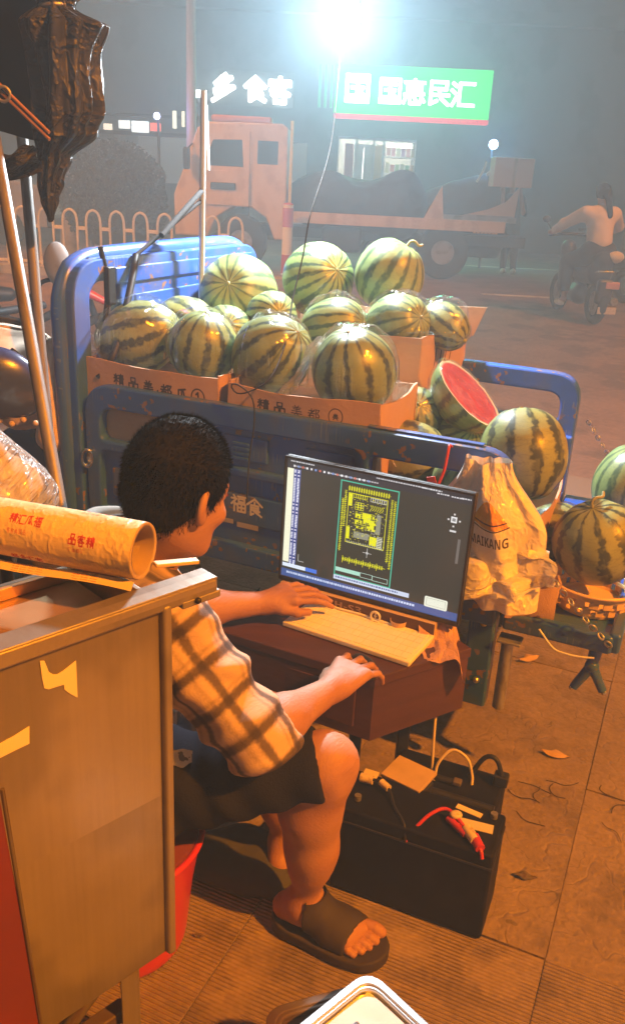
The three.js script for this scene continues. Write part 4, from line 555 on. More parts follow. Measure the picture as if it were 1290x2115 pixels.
melon('upright melon cut by the right edge of the picture on the tailgate', 0.215, 0.675, -0.82, 0.108, 0.14, [0.1, 0.95, 0.1], 1.4, 1);
melon('melon wrapped in crumpled plastic beside the basket', 0.07, 0.64, -0.36, 0.092, 0.105, [0.6, 0.5, 0.3], 0.6, 2, { film: 1 });
melon('brownish melon seen through the right window of the blue side gate', -0.335, 0.84, -0.22, 0.1, 0.115, [0.8, 0.1, 0.3], 0.3, 2);
melon('green melon under the cut half, behind the right end of the rail', -0.28, 0.84, -0.5, 0.1, 0.11, [0.5, 0.4, 0.5], 1.9, 3);
melon('orange lit melon in film left of the cut half', -0.395, 0.9, -0.42, 0.085, 0.1, [0.3, 0.5, 0.6], 2.4, 2, { film: 1 });
melon('small striped melon just above the printed plastic bag', -0.165, 0.83, -0.12, 0.07, 0.078, [0.2, 0.9, 0.3], 0.9, 1);
melon('melon on the bed floor below the wrapped ones near the rear', -0.24, 0.66, -0.25, 0.095, 0.1, [0.8, 0.2, 0.2], 0.9, 0);
melon('melon deep in the bed near the far rear corner', -0.15, 0.67, -0.72, 0.11, 0.12, [0.8, 0.2, 0.4], 1.9, 2);
melon('dusky melon on the bed floor under the green one', -0.32, 0.66, -0.55, 0.095, 0.105, [0.3, 0.2, 0.8], 0.1, 0);
{ // half melon, cut face up to the right
  const t = thing('cut_watermelon', 'half watermelon with red flesh under clinging film, tilted to the right', 'watermelon', L(-0.243, 0.985, -0.45));
  const n = V(0.58, 0.74, 0.32).normalize(), ma = V(0.7, -0.62, 0.3).addScaledVector(n, -V(0.7, -0.62, 0.3).dot(n)).normalize(); t.quaternion.setFromRotationMatrix(new THREE.Matrix4().makeBasis(ma, n, ma.clone().cross(n)));
  const r = 0.124, e = 0.105, half = new THREE.SphereGeometry(1, 48, 24, 0, Math.PI * 2, Math.PI / 2, Math.PI / 2); half.scale(r, e, r * 0.86);
  part('rind', half, melonM[0], t);
  const flesh = tex(512, 512, (u, v) => { const x = u * 2 - 1, y = v * 2 - 1, d = Math.hypot(x, y), a = fbm(u * 7, v * 7, 7, 5, 511), vein = Math.abs(fbm(u * 5 + 2, v * 5, 5, 4, 515) - 0.5), k = sst(0.9, 0.97, d); const w = 1 - sst(0.0, 0.05, vein); let c = [mix(0.5, 0.36, a), mix(0.05, 0.02, a), mix(0.045, 0.022, a)]; c = c.map((q, i) => mix(q, [0.62, 0.2, 0.16][i], 0.6 * w * (1 - k))); return c.map((q, i) => mix(q, [0.75, 0.72, 0.5][i], k)); });
  const disc = new THREE.CircleGeometry(1, 48); disc.rotateX(-Math.PI / 2); disc.scale(r * 0.995, 1, r * 0.855);
  const dp = new THREE.RingGeometry(0.0, 1, 48, 10); { const p = dp.attributes.position; for (let i = 0; i < p.count; i++) { const x = p.getX(i), y = p.getY(i); p.setXYZ(i, x * r * 0.993, -0.004 * (1 - x * x - y * y) + 0.003 * (n3(x * 6, y * 6, 3) - 0.5), -y * r * 0.853); } dp.computeVertexNormals(); }
  part('flesh', dp, phy({ map: flesh, roughness: 0.35, clearcoat: 0.4, clearcoatRoughness: 0.2 }), t);
  const fg = sheet(40, 40, (u, v) => { const a = u * Math.PI * 2, q = v, x = Math.cos(a) * q, y = Math.sin(a) * q; return [x * r * 1.02, 0.004 + 0.006 * n3(x * 5, y * 5, 9) - (q > 0.97 ? 0.01 : 0), y * r * 0.88]; });
  part('plastic_film', [fg], M.film, t);
  part('film_skirt', sheet(60, 12, (u, v) => { const a = u * Math.PI * 2, th = v * 1.35, k = 1.035 + 0.05 * n3(Math.cos(a) * 3, Math.sin(a) * 3, v * 5); return [Math.cos(a) * Math.cos(th) * r * k, -Math.sin(th) * e * k, Math.sin(a) * Math.cos(th) * r * 0.86 * k]; }), M.film, t);
}
// cling film stretched over the open cartons
function cling(label, x0, x1, z0, z1, rim, ms) {
  const H = (x, z) => { let h = rim; for (const [mx, my, mz, r] of ms) { const q = Math.hypot(x - mx, z - mz) / (r * 1.06); if (q < 1) h = smax(h, my + r * 1.05 * Math.sqrt(1 - q * q), 0.03); } return h; };
  tag(part('cling_film', sheet(110, 70, (u, v) => { const x = mix(x0, x1, u), z = mix(z0, z1, v), e = Math.min(u, 1 - u, v, 1 - v), y = H(x, z) + 0.006 + 0.014 * (n3(x * 22, z * 22, 3) - 0.4) + 0.006 * (n3(x * 60, z * 40, 5) - 0.5) - (e < 0.02 ? 0.03 : 0); return L(x, y, z); }), M.film, scene), label, 'plastic film');
}
cling('clear cling film stretched over the melons of the left front carton', -1.3, -0.845, -0.31, -0.035, 1.025, [[-1.2, 1.07, -0.175, 0.118], [-0.97, 1.072, -0.165, 0.104]]);
cling('clear cling film stretched over the melons of the middle front carton', -0.8, -0.37, -0.31, -0.035, 1.02, [[-0.755, 1.072, -0.18, 0.115], [-0.497, 1.066, -0.165, 0.116]]);
cling('clear cling film stretched over the melons of the back carton', -0.83, -0.33, -0.8, -0.49, 1.12, [[-0.72, 1.105, -0.55, 0.103], [-0.535, 1.128, -0.62, 0.1], [-0.405, 1.13, -0.69, 0.08]]);
// clinging film loose over the cartons, the basket, bags
tag(part('plastic_wrap', sheet(60, 40, (u, v) => { const x = mix(-0.42, -0.3, u) - 0.03 * (1 - v), z = mix(-0.5, -0.12, v) + 0.02 * (n3(u * 6, v * 6, 2) - 0.5); return L(x - 0.02 + 0.05 * (u - 0.5) * n3(u * 3, v * 8, 5), 0.985 - 0.17 * u - 0.05 * n3(u * 4, v * 5, 7) + 0.03 * n3(u * 12, v * 12, 1), z); }), M.hazyFilm, scene), 'loose crumpled plastic wrap hanging beside the middle carton and the cut half', 'plastic wrap');
tag(part('plastic_wrap', sheet(50, 30, (u, v) => L(mix(-0.6, -0.66, v) + 0.035 * (u - 0.5) + 0.02 * n3(u * 5, v * 6, 31), mix(1.14, 0.985, v) + 0.01 * n3(u * 9, v * 9, 33), mix(-0.14, -0.03, v) + 0.03 * Math.abs(u - 0.5) * 2 - 0.04)), M.hazyFilm, scene), 'twisted clear wrap between the two middle front melons', 'plastic wrap');
{
  const t = thing('plastic_basket', 'yellow plastic sieve basket with round holes under the curled stem melon', 'basket', L(0.205, 0.532, -0.2), RT);
  const yl = phy({ color: lin(0.72, 0.5, 0.2), roughness: 0.4 }), sh = [], n = 20; // wall pieces between rows of holes
  const ring = (y0, y1, r0, r1) => { const g = lathe([[r0, y0], [r1, y1], [r1 - 0.004, y1], [r0 - 0.004, y0], [r0, y0]], 48); return g; };
  sh.push(ring(0, 0.012, 0.095, 0.1), ring(0.028, 0.036, 0.105, 0.108), ring(0.052, 0.07, 0.113, 0.119), tf(new THREE.TorusGeometry(0.12, 0.005, 8, 48), [0, 0.07, 0], [Math.PI / 2, 0, 0]));
  for (let i = 0; i < n; i++) { const a = i / n * 6.283; sh.push(bx(0.02, 0.02, 0.004, [0.1015 * Math.sin(a), 0.02, 0.1015 * Math.cos(a)], 0.0015, [-0.28, a, 0].map((q, k) => (k === 1 ? a : 0)))); sh.push(bx(0.024, 0.02, 0.004, [0.1095 * Math.sin(a + 0.15), 0.044, 0.1095 * Math.cos(a + 0.15)], 0.0015, [0, a + 0.15, 0])); }
  part('wall', sh, yl, t); part('bottom', cyl(0.095, 0.095, 0.005, [0, 0.003, 0], [0, 0, 0], 40), yl, t);
}
{ // printed plastic bag hung on the rail by a red band
  const bagT = canvasTex(1024, 1024, (g) => {
    g.fillStyle = '#f2e8dc'; g.fillRect(0, 0, 1024, 1024);
    g.fillStyle = '#e8a417'; g.beginPath(); g.moveTo(420, 420); g.quadraticCurveTo(520, 210, 640, 300); g.quadraticCurveTo(720, 360, 740, 430); g.quadraticCurveTo(560, 480, 420, 420); g.fill(); g.strokeStyle = '#3b2a12'; g.lineWidth = 8; g.beginPath(); g.moveTo(430, 405); g.quadraticCurveTo(570, 440, 735, 400); g.stroke(); g.beginPath(); g.moveTo(430, 440); g.quadraticCurveTo(580, 490, 752, 428); g.stroke(); g.beginPath(); g.moveTo(590, 270); g.lineTo(606, 225); g.stroke();
    g.fillStyle = '#3a2c20'; g.font = 'bold 92px sans-serif'; g.save(); g.translate(400, 590); g.rotate(-0.08); g.scale(0.8, 1); g.fillText('MAIKANG', 0, 0); g.restore(); g.font = '40px sans-serif'; g.fillText('S', 820, 640);
  });
  const t = thing('plastic_bag', 'pale plastic bag with yellow fruit print hanging on the blue rail behind the monitor', 'plastic bag', L(-0.06, 0.79, 0.05), RT);
  const half = (sd) => sheet(70, 80, (u, v) => { const w = mix(0.055, 0.15, sst(0, 0.5, 1 - v)) * (1 - 0.1 * (1 - v)), x = (u - 0.5) * 2 * w, bulge = Math.sqrt(Math.max(0, 1 - (2 * u - 1) ** 2)) * (0.03 + 0.02 * sst(0, 0.5, 1 - v)); const fold = 0.034 * (n3(u * 5 + 3 * sd, v * 2.2, 4) - 0.5) + 0.022 * (n3(u * 9 + v * 2, v * 3 + sd, 8) - 0.5) + 0.004 * n3(u * 18, v * 14, 1); return [x + (1 - v) * 0.03, mix(-0.19, 0.155, v) + 0.015 * n3(u * 3, v * 3, 6), sd * bulge + fold]; });
  const bm = phy({ map: bagT, roughness: 0.3, transmission: 0.1, thickness: 0, bumpMap: nCrinkle, bumpScale: 0.004 });
  part('front_sheet', half(1), bm, t); part('back_sheet', half(-1), phy({ color: lin(0.7, 0.62, 0.52), roughness: 0.45, transmission: 0.25, thickness: 0 }), t);
  part('contents', sdfMesh((p) => smin(dEll(p, [0.02, -0.1, 0], [0.085, 0.08, 0.024]), dEll(p, [-0.01, 0.0, 0], [0.06, 0.06, 0.02]), 0.03), [-0.14, -0.22, -0.06], [0.14, 0.1, 0.06], 0.012), M.white, t);
  part('red_band', [tube([[-0.1, 0.17, -0.03], [-0.098, 0.18, 0.0], [-0.097, 0.16, 0.012], [-0.1, 0.12, 0.02], [-0.115, 0.07, 0.02], [-0.13, 0.05, 0]], 0.0035, 24), bx(0.022, 0.07, 0.003, [-0.115, 0.075, 0.035], 0.001, [0.1, 0, 0.3])], std({ color: lin(0.55, 0.05, 0.03), roughness: 0.5 }), t);
  tag(part('plastic_bag', sheet(40, 40, (u, v) => L(mix(-0.09, 0.125, u) - 0.03 * v + 0.03 * n3(u * 4, v * 4, 2), mix(0.6 + 0.09 * u, 0.76, v) - 0.03 * (n3(u * 5, v * 5, 6) - 0.5), 0.125 - 0.07 * v + 0.06 * n3(u * 5, v * 5, 3) - 0.05 * u)), phy({ color: lin(0.85, 0.8, 0.74), roughness: 0.35, transmission: 0.3, thickness: 0, bumpMap: nCrinkle, bumpScale: 0.004 }), scene), 'crumpled empty plastic bag drooping below the printed one', 'plastic bag');
}
{ // thin cable from the bulb down to the rail
  const pts = [[LED.at[0] - 0.004, LED.at[1] - 0.07, LED.at[2] + 0.02], L(-0.84, 1.65, -0.72), L(-0.78, 1.45, -0.46), L(-0.761, 1.33, -0.376), L(-0.737, 1.219, -0.268), L(-0.68, 1.135, -0.12), L(-0.66, 1.06, 0.0), L(-0.705, 1.02, 0.02), L(-0.75, 1.005, 0.02), L(-0.77, 1.025, 0.02), L(-0.74, 1.03, 0.03), L(-0.7, 1.0, 0.03), L(-0.695, 0.93, 0.025), L(-0.71, 0.83, 0.02), L(-0.715, 0.7, 0.02)];
  tag(part('power_cable', tube(pts, 0.0021, 160, 6, false, 0.5), M.rubber, scene), 'thin black cable looping down in front of the melons and the blue gate', 'cable');
  tag(part('red_tag', sheet(6, 6, (u, v) => L(-1.13 + 0.05 * u, 1.147 + 0.004 * Math.sin(u * 7), -0.3 + 0.02 * v)), std({ color: lin(0.55, 0.06, 0.03), roughness: 0.5 }), scene), 'small red tag on top of the hidden melon at left', 'tag');
}
// ---------------------------------------------------------------- behind the headboard, left edge
{
  const sackM = std({ map: rep(wear([0.66, 0.5, 0.38], [0.42, 0.3, 0.22], 0.6), 1, 1), roughness: 0.85, bumpMap: nCoarse, bumpScale: 0.006 });
  const t = thing('cloth_sack', 'narrow pale sack with dark cord hanging in front of the blue headboard', 'sack', L(-1.385, 0.72, 0.02), RT);
  part('cloth', sdfMesh((p) => dCap(p, [0.0, 0.06, 0], [0.012, 0.34, -0.01], 0.045, 0.018) + 0.02 * (n3(p[0] * 22, p[1] * 9, p[2] * 22) - 0.5), [-0.08, -0.02, -0.08], [0.08, 0.4, 0.08], 0.008), sackM, t);
  part('cord', tube([[0.02, 0.37, 0.02], [0.012, 0.28, 0.045], [-0.004, 0.18, 0.062], [0.016, 0.14, 0.062], [0.035, 0.13, 0.05]], 0.004, 24), M.black, t);
  const s2 = thing('plastic_sack', 'pale bulging sack with a black strap on the tricycle seat at left edge', 'sack', L(-1.66, 0.9, -0.1), RT);
  part('cloth', sdfMesh((p) => smin(dEll(p, [0, 0.05, 0], [0.2, 0.13, 0.16]), dEll(p, [0.12, -0.02, 0.02], [0.12, 0.12, 0.12]), 0.08) + 0.05 * (n3(p[0] * 9, p[1] * 9, p[2] * 9) - 0.5), [-0.32, -0.2, -0.26], [0.32, 0.3, 0.26], 0.016), sackM, s2);
  part('strap', [tube([[0.02, -0.12, 0.2], [0.1, 0.02, 0.19], [0.14, 0.12, 0.1]], 0.014, 16), tube([[-0.12, 0.14, 0.14], [0.0, 0.19, 0.04], [0.08, 0.18, -0.02]], 0.012, 16)], M.black, s2);
  const b = thing('backrest_pad', 'glossy dark blue curved pad at the left edge beside the tent poles', 'backrest', [-0.865, 0.99, -2.16], 0.3);
  part('pad', sdfMesh((p) => smax(dEll(p, [0, 0, 0], [0.15, 0.12, 0.06]), -0.07 - p[1], 0.02), [-0.2, -0.15, -0.1], [0.2, 0.16, 0.1], 0.01), phy({ color: lin(0.03, 0.035, 0.1), roughness: 0.25, clearcoat: 0.8 }), b);
  part('lace', Array.from({ length: 9 }, (_, i) => ball(0.008, [-0.12 + i * 0.03, -0.083 + 0.01 * (i % 2), 0.03])), M.card, b); part('stay', [bar([0, -0.05, 0], [0, -0.5, -0.02], 0.018), bar([-0.1, -0.5, -0.02], [0.14, -0.5, -0.02], 0.018), bar([0.0, -0.5, -0.02], [0.0, -1.03, -0.02], 0.02)], M.blueDark, b);
  // poles of the awning, dark sheet rolled round their tops
  const pm = std({ map: rep(wear([0.27, 0.25, 0.235], [0.16, 0.13, 0.11], 0.8), 1, 3), metalness: 0.5, roughness: 0.5 });
  tag(part('awning_pole', bar([-0.44, 0.74, -1.455], [-0.86, 1.87, -2.28], 0.0135, 0.0135, 16), pm, scene), 'leaning galvanised awning pole, the left one of two', 'pole', undefined);
  tag(part('awning_pole', bar([-0.69, 0.0, -2.16], [-0.815, 1.75, -2.43], 0.0145, 0.0145, 16), pm, scene), 'upright galvanised awning pole, the right one of two', 'pole', undefined);
  tag(part('far_pole', [bar([-0.43, 0.0, -2.98], [-0.405, 1.78, -2.93], 0.0095, 0.0095, 14), bar([-0.4, 1.55, -2.95], [-0.406, 1.74, -2.95], 0.014, 0.011, 14)], phy({ color: lin(0.5, 0.53, 0.52), roughness: 0.35, metalness: 0.4 }), scene), 'pale thin pole standing behind the blue headboard', 'pole');
  tag(part('strap_rope', [bar([-0.41, 1.46, -2.94], L(-1.27, 1.3, -0.27), 0.006), bar([-0.41, 1.49, -2.94], [-0.5, 1.36, -2.7], 0.009)], M.rubber, scene), 'dark strap tied from the pale pole to the headboard', 'strap');
  const bk = std({ color: lin(0.035, 0.035, 0.038), roughness: 0.5, bumpMap: rep(nCrinkle, 2, 2), bumpScale: 0.01 });
  const tarp = thing('black_plastic_sheet', 'black shiny plastic sheet gathered and tied at the top left', 'plastic sheet', [-0.66, 1.68, -2.3]);
  const prof = [[-0.02, 0.34, 0.08], [-0.015, 0.25, 0.062], [-0.008, 0.215, 0.036], [0.008, 0.175, 0.085], [0.004, 0.11, 0.074], [0.012, 0.0, 0.078], [0.002, -0.06, 0.072], [-0.03, -0.12, 0.04], [-0.045, -0.18, 0.03], [-0.05, -0.22, 0.02], [-0.05, -0.27, 0.007]];
  part('bundle', sheet(150, 150, (u, v) => { const t = v * (prof.length - 1), i = Math.min(prof.length - 2, Math.floor(t)), f = t - i, k = f * f * (3 - 2 * f), [cx, y, r] = [0, 1, 2].map((c) => mix(prof[i][c], prof[i + 1][c], c === 1 ? f : k)), a = u * Math.PI * 2; const fold = 1 + 0.06 * (n3(Math.cos(a) * 16, Math.sin(a) * 16, y * 40) - 0.5) + 0.7 * (n3(Math.cos(a) * 2.6 + 7, Math.sin(a) * 2.6, y * 5) - 0.5) + 0.3 * (n3(Math.cos(a) * 6, Math.sin(a) * 6 + 3, y * 9) - 0.5) + 0.1 * Math.sin(a * 11 + 5 * n3(y * 9, 1, 1)); return [cx + Math.cos(a) * r * fold, y + 0.012 * (n3(a, y * 20, 3) - 0.5), Math.sin(a) * r * fold * 0.8]; }), bk, tarp);
  part('tie', [tf(new THREE.TorusGeometry(0.033, 0.006, 8, 24), [-0.012, 0.212, 0], [Math.PI / 2, 0.1, 0])], M.galv, tarp);
  part('swag', sheet(50, 20, (u, v) => [mix(-0.4, -0.05, u), mix(-0.05, -0.1, u) - 0.06 * Math.sin(u * Math.PI) - 0.055 * v + 0.02 * n3(u * 10, v * 4, 3), 0.04 + 0.05 * n3(u * 8, v * 5, 8) + 0.02 * Math.sin(v * 5)]), bk, tarp);
  const aw = thing('awning', 'dark awning sheet sagging into the top left corner', 'awning', [-0.87, 1.9, -2.3]);
  part('sheet', sheet(30, 30, (u, v) => [mix(-0.6, 0.25, u) - 0.09 * (1 - v), mix(-0.3, 0.36, v) + 0.05 * n3(u * 4, v * 4, 3) - 0.02 * u, -0.1 + 0.08 * n3(u * 6, v * 3, 5)]), std({ color: lin(0.02, 0.016, 0.015), roughness: 0.85 }), aw);
  const rope = part('rope', [bar([-0.2, 0.02, -0.05], [0.2, -0.3, 0.1], 0.004), bar([-0.2, 0.035, -0.05], [0.2, -0.285, 0.1], 0.004)], std({ color: lin(0.4, 0.2, 0.1), roughness: 0.9 }), aw);
  part('ring', tf(new THREE.TorusGeometry(0.016, 0.004, 8, 20), [0.085, -0.205, 0.065]), M.galv, rope);
  // parked e-bike: mirror and red lamp in view
  const e = thing('parked_bike', 'dark parked bike with red tail lamp at the left behind the poles', 'bike', [-2.12, -0.03, -6.3], 0.3), red = phy({ color: lin(0.6, 0.04, 0.02), roughness: 0.3 });
  for (const x of [-0.6, 0.52]) { const w = part('wheel', tf(new THREE.TorusGeometry(0.24, 0.035, 8, 30), [x, 0.28, 0]), M.rubber, e); part('spokes', Array.from({ length: 8 }, (_, i) => bar([x, 0.28, 0], [x + 0.23 * Math.cos(i * 0.785), 0.28 + 0.23 * Math.sin(i * 0.785), 0], 0.003)), M.galv, w); }
  part('frame', [bar([-0.6, 0.28, 0], [-0.1, 0.42, 0], 0.03), bar([-0.1, 0.42, 0], [0.36, 0.66, 0], 0.03), bar([0.52, 0.28, 0], [0.34, 0.86, 0], 0.025), bar([-0.6, 0.28, 0], [-0.32, 0.62, 0], 0.02), bar([-0.1, 0.42, 0], [-0.3, 0.66, 0], 0.025)], M.black, e);
  part('saddle', sdfMesh((p) => dCap(p, [-0.48, 0.69, 0], [-0.15, 0.68, 0], 0.085, 0.05), [-0.65, 0.5, -0.2], [0, 0.85, 0.2], 0.02), M.black, e);
  part('handlebar', tube([[0.28, 0.92, -0.28], [0.34, 0.9, -0.08], [0.34, 0.9, 0.08], [0.28, 0.92, 0.28]], 0.015, 16), M.black, e);
  part('tail_lamp', sdfMesh((p) => dCap(p, [0.38, 0.72, 0.12], [0.62, 0.6, 0.14], 0.035, 0.02), [0.25, 0.5, 0], [0.75, 0.85, 0.25], 0.014), red, e);
  const mr = thing('wing_mirror', 'grey oval wing mirror on a stalk left of the blue headboard', 'mirror', L(-1.77, 1.218, -0.5), 0.1);
  part('shell', sdfMesh((p) => dEll(p, [0, p[1] < 0 ? 0 : 0, 0], [0.047 - 0.18 * Math.max(0, -p[1]) * 0.5, 0.077, 0.022]), [-0.08, -0.1, -0.04], [0.08, 0.1, 0.04], 0.006), std({ map: wear([0.17, 0.165, 0.16], [0.09, 0.085, 0.08], 0.9, 5), roughness: 0.55 }), mr);
  part('stalk', tube([[-0.01, -0.05, -0.01], [-0.07, -0.075, -0.02], [-0.12, -0.16, -0.03], [-0.13, -0.3, -0.03]], 0.008, 20), M.black, mr);
}
// ---------------------------------------------------------------- steel food cart at left
{
  const t = thing('food_cart', 'sheet steel food cart filling the lower left, with torn tape on its side', 'cart', [-0.2, 0, -1.08], Math.PI / 4);
  const scratch = tex(1024, 1024, (u, v) => { const a = fbm(u * 4, v * 4, 4, 5, 601), b = fbm(u * 160, v * 5, 160, 3, 603), st = sst(0.5, 0.7, fbm(u * 6, v * 5, 6, 4, 607)); const k = 0.8 + 0.25 * a + 0.12 * (b - 0.5) - 0.25 * st; return [0.34 * k, 0.29 * k, 0.23 * k]; });
  const rough = gray(512, 512, (u, v) => 0.34 + 0.3 * fbm(u * 5, v * 5, 5, 4, 611) + 0.1 * (fbm(u * 120, v * 4, 120, 2, 613) - 0.5));
  const dent = gray(512, 512, (u, v) => fbm(u * 3, v * 3, 3, 3, 617));
  const sm = std({ map: scratch, metalness: 0.45, roughness: 0.85, roughnessMap: rough, bumpMap: dent, bumpScale: 0.012 });
  const W = 0.85, D = 0.25, b0 = 0.31, h = 0.665;
  part('side_panel', bx(W, h, 0.012, [-W / 2, b0 + h / 2, -0.006], 0.004), sm, t);
  part('end_panel', bx(0.012, h, D, [-0.008, b0 + h / 2, -D / 2 - 0.002], 0.004), sm, t);
  part('corner_fold', [bx(0.016, h, 0.016, [-0.006, b0 + h / 2, 0.0035], 0.006)], sm, t);
  part('back_panel', bx(W, h - 0.06, 0.012, [-W / 2, b0 + h / 2, -D], 0.004), sm, t);
  part('rim', [bx(W + 0.085, 0.026, 0.03, [-W / 2 + 0.0425, 0.978, -0.006], 0.005), bx(W + 0.085, 0.005, 0.04, [-W / 2 + 0.0425, 0.9905, -0.012], 0.002), bx(0.07, 0.012, 0.02, [0.055, 0.965, 0.0], 0.003)], sm, t);
 part('screw', ball(0.005, [0.045, 0.968, 0.013]), M.black, t);
  const tray = phy({ map: wear([0.5, 0.32, 0.16], [0.28, 0.16, 0.07], 0.7, 4), roughness: 0.4, metalness: 0.5, bumpMap: nCoarse, bumpScale: 0.01 });
  part('tray', [bx(W - 0.04, 0.008, D - 0.03, [-W / 2, 0.925, -D / 2], 0.002), bx(W - 0.04, 0.02, 0.01, [-W / 2, 0.94, -D + 0.02], 0.002)], tray, t);
  part('bottom', bx(W, 0.012, D, [-W / 2, b0 + 0.006, -D / 2 - 0.001], 0.003), M.rust, t);
  for (const x of [-0.05, -0.8]) part('leg', [bx(0.035, b0, 0.004, [x, b0 / 2, -0.06], 0.001), bx(0.004, b0, 0.035, [x + 0.017, b0 / 2, -0.075], 0.001)], sm, t);
  part('cross_bar', [bx(0.75, 0.03, 0.03, [-0.42, 0.12, -0.09], 0.004), bar([-0.05, 0.27, -0.08], [-0.3, 0.03, -0.1], 0.012)], M.rust, t);
  const tape = std({ color: lin(0.8, 0.7, 0.5), roughness: 0.5 });
  const flat = (pts) => tf(ext(poly(pts.map(([u, y]) => [-u, y])), 0.0012, 0), [0, 0, 0.0004]);
  part('tape_scrap', flat([[0.197, 0.955], [0.191, 0.953], [0.186, 0.934], [0.18, 0.928], [0.174, 0.926], [0.166, 0.928], [0.147, 0.936], [0.1475, 0.907], [0.148, 0.879], [0.158, 0.889], [0.166, 0.899], [0.166, 0.907], [0.175, 0.908], [0.188, 0.909], [0.194, 0.913], [0.196, 0.93]]), tape, t);
  part('tape_scrap', flat([[0.262, 0.857], [0.24, 0.86], [0.2185, 0.865], [0.2205, 0.839], [0.24, 0.838], [0.262, 0.836]]), tape, t);
  const red = thing('red_board', 'dark red board leaning on the side of the steel cart at the bottom left', 'board', [-0.2, 0, -1.08], Math.PI / 4);
  part('face', tf(ext(poly([[-0.272, 0.8], [-0.264, 0.66], [-0.256, 0.55], [-0.24, 0.2], [-0.23, 0.0], [-0.6, 0.0], [-0.6, 0.86], [-0.3, 0.85]]), 0.006, 0.003), [0, 0, 0.006]), phy({ map: wear([0.2, 0.022, 0.01], [0.12, 0.02, 0.01], 0.6, 4), roughness: 0.5, bumpMap: nCoarse, bumpScale: 0.004 }), red);
  part('edge_strip', bar([-0.268, 0.8, 0.016], [-0.23, 0.0, 0.016], 0.003), M.rust, red);
  // roll of printed film lying across the rim
  const prt = canvasTex(2048, 1024, (g) => {
    g.fillStyle = '#f2d9a0'; g.fillRect(0, 0, 2048, 1024); for (let i = 0; i < 500; i++) { g.fillStyle = `rgba(${rnd() < 0.5 ? '255,235,190' : '200,160,90'},0.06)`; g.fillRect(rnd() * 2048, rnd() * 1024, 300, 2 + rnd() * 6); }
    const block = (x, y, n, s, al) => { g.strokeStyle = `rgba(190,45,15,${al})`; const ks = Object.keys(GLYPH); for (let i = 0; i < n; i++) drawGlyph(g, ks[Math.floor(rnd() * ks.length)], x + i * s * 1.08, y + rr(-2, 2), s, s * 0.13); };
    for (let r = 0; r < 4; r++) { const y = 70 + r * 256; block(220, y, 5, 56, 0.8); block(690, y + 110, 4, 48, 0.75); block(1060, y + 20, 4, 62, 0.8); block(1060, y + 110, 5, 30, 0.35); block(1560, y + 80, 3, 66, 0.85); block(1560, y + 160, 4, 32, 0.3); g.fillStyle = 'rgba(180,60,20,.22)'; g.fillRect(0, y + 200, 2048, 3); }
  });
  const A = V(-0.64, 1.035, -1.232), B = V(-0.243, 1.031, -1.128);
  const roll = thing('film_roll', 'yellow roll of printed plastic film lying across the steel cart', 'roll', A.clone().lerp(B, 0.5).toArray());
  roll.quaternion.setFromUnitVectors(V(1, 0, 0), B.clone().sub(A).normalize()); const len = A.distanceTo(B), r0 = 0.043, r1 = 0.0345;
  const skin = new THREE.CylinderGeometry(r0, r0, len, 64, 40, true); { const p = skin.attributes.position, uv = skin.attributes.uv; for (let i = 0; i < p.count; i++) { const a = uv.getX(i), k = 1 + 0.02 * (n3(Math.cos(a * 6.283) * 2, p.getY(i) * 9, Math.sin(a * 6.283) * 2) - 0.5); p.setX(i, p.getX(i) * k); p.setZ(i, p.getZ(i) * k); const w = uv.getY(i); uv.setXY(i, 1 - w, a); } skin.computeVertexNormals(); skin.rotateZ(Math.PI / 2); }
  part('film', skin, phy({ map: prt, roughness: 0.42, clearcoat: 0.25, clearcoatRoughness: 0.3, bumpMap: rep(nCrinkle, 2, 1), bumpScale: 0.0015 }), roll);
  const lip = tf(lathe([[r1, -len / 2], [r0 * 0.97, -len / 2 - 0.001], [r0, -len / 2 + 0.001], [r0, -len / 2 + 0.001]], 64), [0, 0, 0], [0, 0, Math.PI / 2]), lip2 = tf(lathe([[r0, len / 2 - 0.001], [r0 * 0.97, len / 2 + 0.002], [r1, len / 2], [r1, -len / 2]], 64), [0, 0, 0], [0, 0, -Math.PI / 2]);
  part('core', [lip, lip2], std({ color: lin(0.46, 0.33, 0.2), roughness: 0.7 }), roll); part('loose_edge', tf(sheet(30, 3, (u, v) => [mix(-len / 2, len / 2, u), -0.038 - 0.01 * v + 0.003 * Math.sin(u * 9), 0.03 + 0.01 * v]), [0, 0, 0]), std({ map: prt, roughness: 0.5 }), roll);
  part('inner_flap', sheet(4, 8, (u, v) => [len / 2 - 0.012 - 0.05 * u, -0.024 + 0.024 * v * (1 - u * 0.5), 0.01 - 0.026 * v]), M.card, roll);
  // clear bag of goods behind the roll
  const cb = thing('clear_bag', 'clear plastic bag holding pale goods standing behind the yellow film roll', 'plastic bag', [-0.54, 0.985, -1.39], 0.4);
  part('contents', sdfMesh((p) => smin(dEll(p, [-0.02, 0.03, 0], [0.085, 0.06, 0.05]), dEll(p, [-0.04, 0.08, 0], [0.05, 0.06, 0.04]), 0.03) + 0.012 * (n3(p[0] * 60, p[1] * 60, p[2] * 60) - 0.5), [-0.14, -0.06, -0.09], [0.1, 0.18, 0.09], 0.007), std({ map: rep(wear([0.66, 0.55, 0.45], [0.45, 0.3, 0.2], 0.9, 8), 2, 2), roughness: 0.8 }), cb);
  part('bag', sdfMesh((p) => dCap(p, [-0.01, 0.02, 0], [-0.055, 0.155, 0], 0.1, 0.035) + 0.012 * (n3(p[0] * 20, p[1] * 12, p[2] * 20) - 0.5) + 0.012 * Math.abs(n3(p[0] * 40, p[1] * 20, p[2] * 40) - 0.5), [-0.15, -0.09, -0.12], [0.12, 0.22, 0.12], 0.006), M.hazyFilm, cb);
